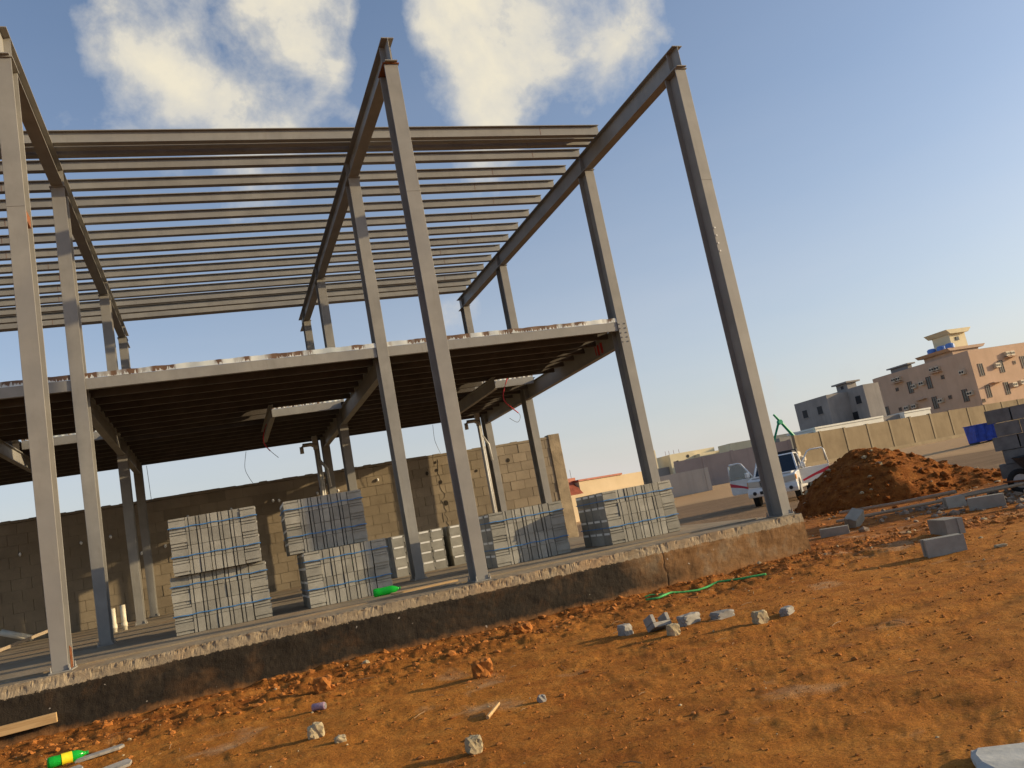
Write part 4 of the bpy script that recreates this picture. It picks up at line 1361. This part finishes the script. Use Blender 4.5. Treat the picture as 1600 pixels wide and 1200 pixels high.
# ================================================================== PICKUP
def build_pickup():
    root = empty('pickup_truck', (16.95, 16.2, gh(16.95, 16.2)), R(-46.0), 'white pickup truck with both front doors open beside the soil heap', 'pickup truck')
    Wd = 0.83
    # front is -y ; origin at the centre
    b = MB()
    side = [(-2.42, 0.42), (-2.50, 0.60), (-2.46, 0.86), (-2.36, 0.98), (-1.25, 1.06), (-1.22, 0.40), (-1.38, 0.40), (-1.42, 0.62), (-1.60, 0.76), (-1.78, 0.78), (-1.98, 0.70), (-2.12, 0.52), (-2.14, 0.42)]
    b.prism(side, 'x', -Wd, Wd)
    b.box(-Wd + 0.04, Wd - 0.04, -1.2198, 0.55, 0.40, 0.52)
    b.build('front_body', WHITE, root, bevel=0.03)
    b = MB(); b.box(-0.70, 0.70, -2.30, -1.35, 0.995, 1.055); b.build('bonnet_scoop', WHITE, root, bevel=0.025)
    # load bed
    bed = MB()
    bed.box(-Wd, -Wd + 0.05, 0.56, 2.45, 0.55, 1.06); bed.box(Wd - 0.05, Wd, 0.56, 2.45, 0.55, 1.06)
    bed.box(-Wd + 0.051, Wd - 0.051, 2.40, 2.45, 0.55, 1.06); bed.box(-Wd + 0.051, Wd - 0.051, 0.56, 2.399, 0.50, 0.56)
    bed.build('load_bed', WHITE, root, bevel=0.01)
    # cab: rear wall, roof, pillars, screen
    c = MB()
    def bar(p, q, w=0.05, mi=0): c.tube([p, q], w, 6, mi)
    rw, rz = 0.66, 1.70
    c.prism([(-0.62, rz - 0.045), (-0.50, rz), (0.35, rz), (0.46, rz - 0.06)], 'x', -rw, rw)
    c.box(-rw, rw, 0.42, 0.50, 1.0, rz - 0.06); c.box(-Wd + 0.02, Wd - 0.02, 0.44, 0.55, 0.5, 1.0)
    for s in (-1, 1):
        bar((s * (Wd - 0.06), -1.22, 1.05), (s * (rw - 0.02), -0.58, rz - 0.05), 0.04)
        bar((s * (Wd - 0.06), 0.40, 1.0), (s * (rw - 0.02), 0.38, rz - 0.05), 0.05)
    c.build('cab_shell', WHITE, root, bevel=0.015)
    g = MB(); g.add([(-Wd + 0.09, -1.20, 1.06), (Wd - 0.09, -1.20, 1.06), (rw - 0.05, -0.605, rz - 0.05), (-rw + 0.05, -0.605, rz - 0.05),
                     (-Wd + 0.09, -1.192, 1.05), (Wd - 0.09, -1.192, 1.05), (rw - 0.05, -0.597, rz - 0.06), (-rw + 0.05, -0.597, rz - 0.06)],
                    [(0, 1, 2, 3), (7, 6, 5, 4), (0, 4, 5, 1), (2, 6, 7, 3), (1, 5, 6, 2), (3, 7, 4, 0)])
    g.build('windscreen', DARKGL, root)
    i = MB(); i.box(-0.6, 0.6, -0.25, 0.35, 0.53, 0.85); i.box(-0.6, 0.6, 0.2, 0.38, 0.851, 1.45); i.box(-0.7, 0.7, -1.15, -0.85, 0.75, 1.05)
    i.build('seat_and_dash', INTER, root, bevel=0.02)
    f = MB(); f.box(-0.40, 0.40, -2.515, -2.44, 0.68, 0.90); f.build('grille', BLACK, root, bevel=0.01)
    e = MB(); e.box(-0.12, 0.12, -2.53, -2.517, 0.73, 0.83); e.build('emblem', RIM, root)
    for k in range(3):
        e = MB(); e.box(-0.38, 0.38, -2.526, -2.516, 0.705 + 0.065 * k, 0.722 + 0.065 * k)
        if k != 1: e.build('grille_bar', RIM, root)
    bp = MB(); bp.prism([(-2.62, 0.36), (-2.64, 0.50), (-2.58, 0.655), (-2.45, 0.66), (-2.45, 0.36)], 'x', -0.86, 0.86)
    bo = bp.build('bumper', WHITE, root, bevel=0.04)
    for s in (-1, 1):
        q = MB(); q.tube([(s * 0.62, -2.655, 0.50), (s * 0.62, -2.60, 0.50)], 0.065, 14); q.build('fog_lamp', BLACK, bo)
        q = MB(); q.box(min(s * 0.24, s * 0.44), max(s * 0.24, s * 0.44), -2.65, -2.60, 0.44, 0.55); q.build('air_inlet', BLACK, bo, bevel=0.01)
        q = MB(); q.prism([(s * 0.42, 0.70), (s * 0.80, 0.74), (s * 0.815, 0.93), (s * 0.42, 0.90)], 'y', -2.512, -2.30); q.build('headlight', LAMP, root, bevel=0.012)
        q = MB(); q.prism([(s * 0.815, 0.74), (s * 0.838, 0.76), (s * 0.838, 0.92), (s * 0.815, 0.92)], 'y', -2.48, -2.28); q.build('indicator', simple('amber_lens', (0.6, 0.25, 0.04), 0.3, 0.05, 5, 0), root)
        for yy in (-1.72, 1.55):
            wt = MB(); wt.tube([(s * 0.62, yy, 0.36), (s * 0.63, yy, 0.36), (s * 0.82, yy, 0.36), (s * 0.83, yy, 0.36)], [0.31, 0.36, 0.36, 0.31], 26)
            wo = wt.build('wheel', RUBBER, root)
            rm = MB(); rm.tube([(s * 0.832, yy, 0.36), (s * 0.842, yy, 0.36)], 0.20, 18); rm.build('rim', RIM, wo)
        # open door hinged at the front pillar
        a = -s * R(62)
        M = Matrix.Translation((s * 0.80, -1.16, 0)) @ Matrix.Rotation(a, 4, 'Z')
        d = MB()
        d.prism([(0.0, 0.52), (1.08, 0.52), (1.12, 0.62), (1.12, 1.06), (0.0, 1.06)], 'x', -0.035, 0.035, 0, M)
        do = d.build('door', WHITE, root, bevel=0.015)
        fr = MB()
        loop = [(0.02, 1.06), (0.16, 1.24), (0.46, 1.62), (0.58, 1.66), (1.00, 1.66), (1.06, 1.60), (1.12, 1.06)]
        fr.tube([M @ Vector((-s * 0.03 * (z - 1.06), y, z)) for y, z in loop], 0.03, 8)
        fr.build('window_frame', WHITE, do, smooth=True)
        gl = MB()
        lp = [(0.07, 1.06), (0.19, 1.23), (0.47, 1.59), (0.58, 1.63), (1.00, 1.63), (1.04, 1.58), (1.09, 1.06)]
        if s < 0:
            gl.prism(lp, 'x', -0.003, 0.003, 0, M); gl.build('window_glass', DOORGL, do)
        st = MB()
        o_ = s * 0.0375
        st.prism([(0.05, 0.66), (0.40, 0.78), (1.11, 0.98), (1.11, 0.84), (0.55, 0.74), (0.08, 0.60)], 'x', min(o_, o_ + s * 0.004), max(o_, o_ + s * 0.004), 0, M)
        st.build('stripe', REDST, do)
        tr = MB(); tr.box(min(-s * 0.037, -s * 0.06), max(-s * 0.037, -s * 0.06), 0.10, 1.0, 0.62, 0.98, 0, M); tr.build('door_trim', BLACK if s > 0 else INTER, do)
        mr = MB(); mr.box(min(s * 0.05, s * 0.24), max(s * 0.05, s * 0.24), 0.10, 0.20, 1.08, 1.27, 0, M); mr.build('mirror', WHITE, do, bevel=0.03)
    rk = MB(); rk.box(-0.62, 0.62, -0.40, 0.40, 1.705, 1.76)
    rk.build('roof_rack', BLACK, root)
    ld = MB(); ld.box(-0.65, 0.65, 0.62, 0.9, 1.0, 1.82)
    ld.build('headboard', BLACK, root, bevel=0.02)
    # sacks on the bed behind the cab
    for k, (x, y, z) in enumerate(((0.42, 1.1, 1.62), (0.55, 1.25, 1.40), (0.2, 1.3, 1.30), (-0.2, 1.2, 1.25))):
        me = rock_mesh('cement_sack', simple('pale_sack', (0.52, 0.44, 0.32), 0.9, 0.1, 10, 0.3), (0.6, 0.5, 0.34), 30 + k, 3, 0.5, 0.12)
        o = mesh_obj('cement_sack', me, None, root.matrix_basis @ Vector((x, y, z)), (0, R(12), root.rotation_euler[2] + 0.4 * k))
        tag(o, ('topmost pale sack on the load behind the pickup cab', 'pale sack at the right of the pickup load', 'pale sack in the middle of the pickup load', 'pale sack at the left of the pickup load')[k], 'sack', 'sacks on the pickup')


build_pickup()


# ================================================================== BOUNDARY WALLS AND FAR BUILDINGS
def wall_run(name, a, b, z0, z1, th, mt, label, pil=4.0, pil_mat=None, base=True):
    a = Vector((*a, 0)); b = Vector((*b, 0))
    ln = (b - a).length; ang = math.atan2(b.y - a.y, b.x - a.x)
    o = empty(name, a, ang, label, 'wall')
    n = max(1, int(round(ln / pil)))
    for k in range(n):
        p = MB(); u0 = ln * k / n + 0.16; u1 = ln * (k + 1) / n - 0.16
        h = z1 + random.uniform(-0.04, 0.04)
        p.box(u0, u1, 0, th, z0 - 1, h); p.build('wall_panel', mt, o)
    for k in range(n + 1):
        p = MB(); u = ln * k / n
        p.box(u - 0.158, u + 0.158, -0.06, th + 0.03, z0 - 1, z1 + 0.03 + random.uniform(-0.02, 0.05)); p.build('pilaster', pil_mat or mt, o)
    if base:
        p = MB(); p.box(0.2, ln, -0.22, -0.065, z0 - 1, z0 + 0.42); p.build('plinth', pil_mat or mt, o)
    return o


PALETAN = mat_stucco('pale_tan_pilaster', (0.20, 0.16, 0.105), (0.26, 0.21, 0.14))
wall_run('boundary_wall', (50.2, 56.3), (95.0, 65.6), 0.2, 3.45, 0.25, TANWALL, 'long tan plastered boundary wall with pilasters behind the soil heap', 3.9, PALETAN)
wall_run('boundary_wall', (40.2, 62.4), (49.9, 56.9), 0.25, 3.2, 0.22, MAUVE, 'brown shaded boundary wall left of the pickup', 3.0)
wall_run('yard_wall', (26.5, 51.5), (34.0, 47.6), -0.4, 1.8, 0.2, BEIGE, 'low beige grey yard wall right of the last block bundle', 7.0, base=False)
# white low building behind the tan wall
o = empty('white_shed', (62.7, 68.0, 0.2), 0, 'long white low shed showing above the tan boundary wall', 'shed')
p = MB(); p.box(0, 10.2, 0, 5, 0, 4.1); p.build('wall', WHITEW, o)
p = MB(); p.box(10.203, 13.2, 0.4, 5, 0, 4.15); p.build('painted_shadow_wall', GREYB, o)  # grey colour paints the shadow lying across the white front
p = MB(); p.box(13.203, 17.4, -0.3, 5, 0, 4.1); p.build('end_wall', WHITEW, o)
p = MB(); p.box(-0.1, 10.19, -0.1, 5.1, 4.103, 4.3); p.build('parapet', WHITEW, o)
p = MB(); p.box(13.2, 17.5, -0.4, 5.1, 4.103, 4.3); p.build('parapet', WHITEW, o)
p = MB(); p.box(-5.0, -0.11, 0.3, 4, 0, 3.8); p.build('annexe', GREYB, o)
p = MB(); p.box(-2.6, -1.9, 0.27, 0.2995, 3.2, 3.6); p.build('window', WINGL, o)


def window(root, plane, u, z, w, h, at, bars=False):
    """plane 'x': wall facing -x at x=at, u along y ; 'y': wall facing -y at y=at, u along x"""
    f = MB(); g = MB()
    t = 0.07
    def bx(mb, u0, u1, z0, z1, d0, d1):
        if plane == 'x': mb.box(at - d1, at - d0, u0, u1, z0, z1)
        else: mb.box(u0, u1, at - d1, at - d0, z0, z1)
    for (u0, u1, z0, z1) in ((u - w / 2, u + w / 2, z - h / 2, z - h / 2 + t), (u - w / 2, u + w / 2, z + h / 2 - t, z + h / 2),
                             (u - w / 2, u - w / 2 + t, z - h / 2 + t, z + h / 2 - t), (u + w / 2 - t, u + w / 2, z - h / 2 + t, z + h / 2 - t)):
        bx(f, u0, u1, z0, z1, 0.003, 0.07)
    bx(f, u - 0.03, u + 0.03, z - h / 2 + t, z + h / 2 - t, 0.02, 0.06)
    fo = f.build('window', WINFR, root)
    bx(g, u - w / 2 + t, u + w / 2 - t, z - h / 2 + t, z + h / 2 - t, 0.003, 0.018)
    g.build('pane', WINGL, fo)


def aircon(root, plane, u, z, at, w=0.85, h=0.6):
    f = MB(); d = 0.45
    if plane == 'x': f.box(at - d, at - 0.003, u - w / 2, u + w / 2, z - h / 2, z + h / 2)
    else: f.box(u - w / 2, u + w / 2, at - d, at - 0.003, z - h / 2, z + h / 2)
    fo = f.build('air_conditioner', ACW, root)
    for s in (-0.2, 0.2):
        k = MB()
        if plane == 'x': k.tube([(at - d - 0.02, u + s, z), (at - d - 0.002, u + s, z)], 0.16, 12)
        else: k.tube([(u + s, at - d - 0.02, z), (u + s, at - d - 0.002, z)], 0.16, 12)
        k.build('fan_grille', BLACK, fo)


def ledge(root, plane, u, z, at, w=1.9):
    f = MB(); d = 0.75
    if plane == 'x': f.box(at - d, at - 0.003, u - w / 2, u + w / 2, z - 0.12, z); 
    else: f.box(u - w / 2, u + w / 2, at - d, at - 0.003, z - 0.12, z)
    f.build('ledge', PINK, root)


def apartment():
    X0, Y0, X1, Y1, zt = 94.5, 72.5, 122.0, 90.3, 11.4
    o = empty('apartment_building', (0, 0, 0), 0, 'three storey sandy pink apartment building with roof turret at far right', 'building')
    p = MB(); p.box(X0, X1, Y0, Y1, -0.5, zt); p.build('wall', PINK, o)
    p = MB(); p.box(X0 + 0.2, X1 - 0.2, Y0 + 0.2, Y1 - 0.2, zt + 0.003, zt + 0.05); p.build('roof', GREYB, o)
    for (u, z) in ((83.5, 8.62), (80.0, 8.58), (79.9, 5.6), (74.7, 5.58), (89.0, 5.9), (84.2, 2.6), (79.5, 2.6)): window(o, 'x', u, z, 0.9, 1.75, X0)
    for (u, z) in ((86.0, 8.86), (77.5, 8.84), (77.2, 5.86), (86.4, 5.9)): window(o, 'x', u, z, 0.55, 0.55, X0)
    for (u, z) in ((82.6, 8.64), (81.1, 8.76), (74.0, 8.76), (78.7, 5.71), (73.7, 5.74), (84.9, 5.85), (83.5, 5.83)): aircon(o, 'x', u, z, X0)
    for (u, z) in ((85.4, 9.9), (78.25, 9.8), (82.1, 6.6)): ledge(o, 'x', u, z, X0)
    for (u, z) in ((85.9, 10.35), (85.0, 10.35), (78.7, 10.25), (77.8, 10.25)): aircon(o, 'x', u, z, X0, 0.7, 0.55)
    for (u, z) in ((96.0, 8.55), (99.8, 8.56), (96.2, 5.5), (99.7, 5.5), (104.1, 8.7), (103.9, 5.6)): window(o, 'y', u, z, 0.85, 1.75, Y0)
    for (u, z) in ((102.4, 8.84), (94.9, 4.4)): window(o, 'y', u, z, 0.5, 0.5, Y0)
    for (u, z) in ((98.8, 8.79), (100.9, 5.82), (102.5, 5.96)): aircon(o, 'y', u, z, Y0)
    for (u, z) in ((101.7, 9.75), (97.8, 6.6)): ledge(o, 'y', u, z, Y0, 2.0)
    for u in (101.2, 102.1): aircon(o, 'y', u, 10.15, Y0, 0.75, 0.6)
    # roof turret with flared eaves and tanks
    t = MB(); t.box(95.2, 100.2, 75.5, 80.5, zt + 0.06, 12.35); t.build('stair_house', PINK, o)
    t = MB(); t.prism([(94.6, 12.1), (100.9, 12.1), (101.4, 12.5), (94.1, 12.5)], 'y', 75.2, 81.0); t.build('stair_house_eaves', PINK, o)
    t = MB(); t.box(96.4, 99.4, 76.3, 79.3, 12.51, 14.6); t.build('turret', CREAM, o)
    t = MB(); t.prism([(96.2, 14.603), (99.6, 14.603), (100.3, 15.2), (95.5, 15.2)], 'y', 75.8, 79.8); t.build('turret_crown', CREAM, o)
    t = MB(); t.box(97.4, 98.0, 76.2, 76.297, 13.6, 14.1); t.build('turret_window', WINGL, o)
    for (x, y) in ((95.3, 75.7), (95.3, 77.2), (95.3, 78.9)):
        t = MB(); t.tube([(x, y, 12.503), (x, y, 13.05), (x, y, 13.2)], [0.6, 0.6, 0.4], 14); t.build('water_tank', BLUETANK, o)
    t = MB(); t.box(96.2, 97.0, 84.6, 88.0, zt + 0.06, 12.2); t.build('roof_vent', GREYB, o)
    t = MB(); t.box(95.8, 97.4, 84.2, 88.4, 12.203, 12.4); t.build('roof_vent_cap', GREYB, o)


apartment()


def grey_house():
    o = empty('unfinished_house', (0, 0, 0), 0, 'bare grey unfinished house with square window holes beside the sandy pink building', 'building')
    p = MB(); p.box(70.4, 73.78, 73.7, 80.0, -0.5, 8.55); p.build('wing', GREYB, o)
    p = MB(); p.box(73.783, 76.3, 70.8, 80.0, -0.5, 8.85); p.build('main_block', GREYB, o)
    for (x, u, z) in ((70.4, 78.3, 6.9), (70.4, 75.4, 6.88), (73.783, 72.1, 7.15), (73.783, 73.2, 5.3)):
        q = MB(); q.box(x - 0.03, x - 0.003, u - 0.45, u + 0.45, z - 0.5, z + 0.5); fo = q.build('window_opening', BLACK, o)
        q = MB(); q.box(x - 0.10, x - 0.032, u - 0.52, u + 0.52, z - 0.58, z - 0.502); q.build('sill', GREYB, fo)
    p = MB(); p.box(74.9, 76.4, 74.6, 76.6, 8.853, 9.75); p.build('stair_head', GREYB, o)
    p = MB(); p.box(74.5, 76.8, 74.2, 77.0, 9.753, 9.95); p.build('stair_head_roof', GREYB, o)
    p = MB(); p.box(74.89, 74.897, 75.3, 75.8, 9.1, 9.5); p.build('stair_window', BLACK, o)


grey_house()


def orange_house():
    a = R(21)
    o = empty('cream_house', (20.2, 45.6, -0.5), a, 'low sunlit warm cream house with red corrugated lean-to roof', 'building')
    p = MB(); p.box(0, 10, 0, 6, 0, 2.05); p.build('lower_wall', ORANGEW, o)
    p = MB(); p.box(2.6, 10, 0.35, 5.8, 2.053, 2.98); p.build('upper_wall', ORANGEW, o)
    p = MB(); p.box(2.5, 7.4, 0.25, 5.9, 2.983, 3.12); p.build('eaves', REDROOF, o)
    r = MB()
    n = 24
    for k in range(n):
        x0 = 0.2 + 2.35 * k / n
        r.prism([(0.02, 2.06), (0.9, 3.05), (0.9, 3.09), (0.02, 2.10)], 'x', x0, x0 + 0.065)
        r.prism([(0.05, 2.056), (0.92, 3.046), (0.92, 3.06), (0.05, 2.07)], 'x', x0 + 0.0655, x0 + 0.0975)
    r.build('corrugated_roof', REDROOF, o)
    r = MB(); r.box(0.1, 2.9, 0.95, 4.5, 2.06, 3.35); r.build('roof_box', REDROOF, o)
    for k in range(7):
        q = MB(); x = 0.2 + k * 0.42 + random.uniform(-0.1, 0.1); q.tube([(x, 1.2, 3.353), (x + random.uniform(-0.03, 0.03), 1.2, 3.75 + random.uniform(0, 0.35))], 0.018, 4); q.build('reinforcing_bar', RUST, o)


orange_house()


def cream_villa():
    o = empty('cream_villa', (0, 0, 0), 0, 'distant pale cream villa with small round windows beyond the yard wall', 'building')
    p = MB(); p.box(59.3, 67.0, 95.5, 104, -0.5, 5.55); p.build('wall', CREAM, o)
    p = MB(); p.box(55.0, 59.297, 96.3, 103, -0.5, 3.9); p.build('side_wing', GREYB, o)
    p = MB(); p.box(56.2, 57.4, 96.0, 98.0, 3.903, 6.6); p.build('roof_tower', CREAM, o)
    p = MB(); p.box(63.5, 72, 94.2, 95.497, -0.5, 4.9); p.build('porch_wall', CREAM, o)
    p = MB(); p.box(66, 80, 90, 93, -0.5, 5.4); p.build('front_wing', CREAM, o)
    for (x, z) in ((60.4, 4.3), (60.8, 2.9), (62.3, 4.9)):
        q = MB(); q.tube([(x, 95.46, z), (x, 95.497, z)], 0.24, 12); q.build('round_window', BLACK, o)
    for x in (59.6, 60.2, 61.0, 61.9):
        q = MB(); q.tube([(x, 97, 5.553), (x, 97, 6.2)], 0.03, 4); q.build('reinforcing_bar', RUST, o)


cream_villa()


def boom():
    o = empty('pump_boom', (55.8, 67.2, 0), 0, 'green folded concrete pump boom rising behind the boundary wall', 'concrete pump')
    P = [(55.8, 67.2, 1.0), (55.8, 67.2, 3.3), (56.72, 66.4, 5.75), (56.25, 66.42, 6.6), (58.7, 66.15, 2.9), (59.6, 66.1, 1.3)]
    b = Vector((55.8, 67.2, 0))
    P = [Vector(p) - b for p in P]
    q = MB(); q.tube([P[0], P[1], P[2]], [0.20, 0.18, 0.14], 6); q.build('lower_arm', BOOM, o)
    q = MB(); q.tube([P[3], P[2] + Vector((0.12, 0, 0.05)), P[4], P[5]], [0.11, 0.15, 0.20, 0.20], 6); q.build('upper_arm', BOOM, o)
    q = MB(); q.tube([P[2] + Vector((0.1, -0.2, -0.1)), P[2] + Vector((0.1, 0.2, -0.1))], 0.28, 10); q.build('pivot', BOOM, o)
    q = MB(); q.box(-1.0, 3.0, -1.0, 1.0, 0.2, 2.2); q.build('truck_body', BOOM, o, bevel=0.05)


boom()


def skip():
    o = empty('waste_skip', (45.9, 33.2, gh(45.9, 33.2)), R(-22), 'bright blue waste skip standing by the road', 'skip')
    p = MB(); p.prism([(-0.75, 0.12), (0.85, 0.12), (1.05, 1.45), (-1.05, 1.45)], 'x', -0.9, 1.1)
    b = p.build('container', SKIP, o, bevel=0.03)
    p = MB(); p.box(-0.95, 1.15, -1.10, 1.10, 1.452, 1.52); p.build('rim', SKIP, o)
    for x in (-0.6, 0.1, 0.8):
        p = MB(); p.prism([(-0.78, 0.13), (-0.72, 0.13), (-1.02, 1.44), (-1.09, 1.44)], 'x', x - 0.05, x + 0.05); p.build('rib', SKIP, b)
    o.scale = (0.72, 0.72, 0.85); o.location = (46.3, 32.6, gh(46.3, 32.6))
    for x in (-0.75, 0.95):
        p = MB(); p.box(x - 0.08, x + 0.08, -0.8, 0.9, 0.0, 0.117); p.build('skid', BLACK, o)


skip()
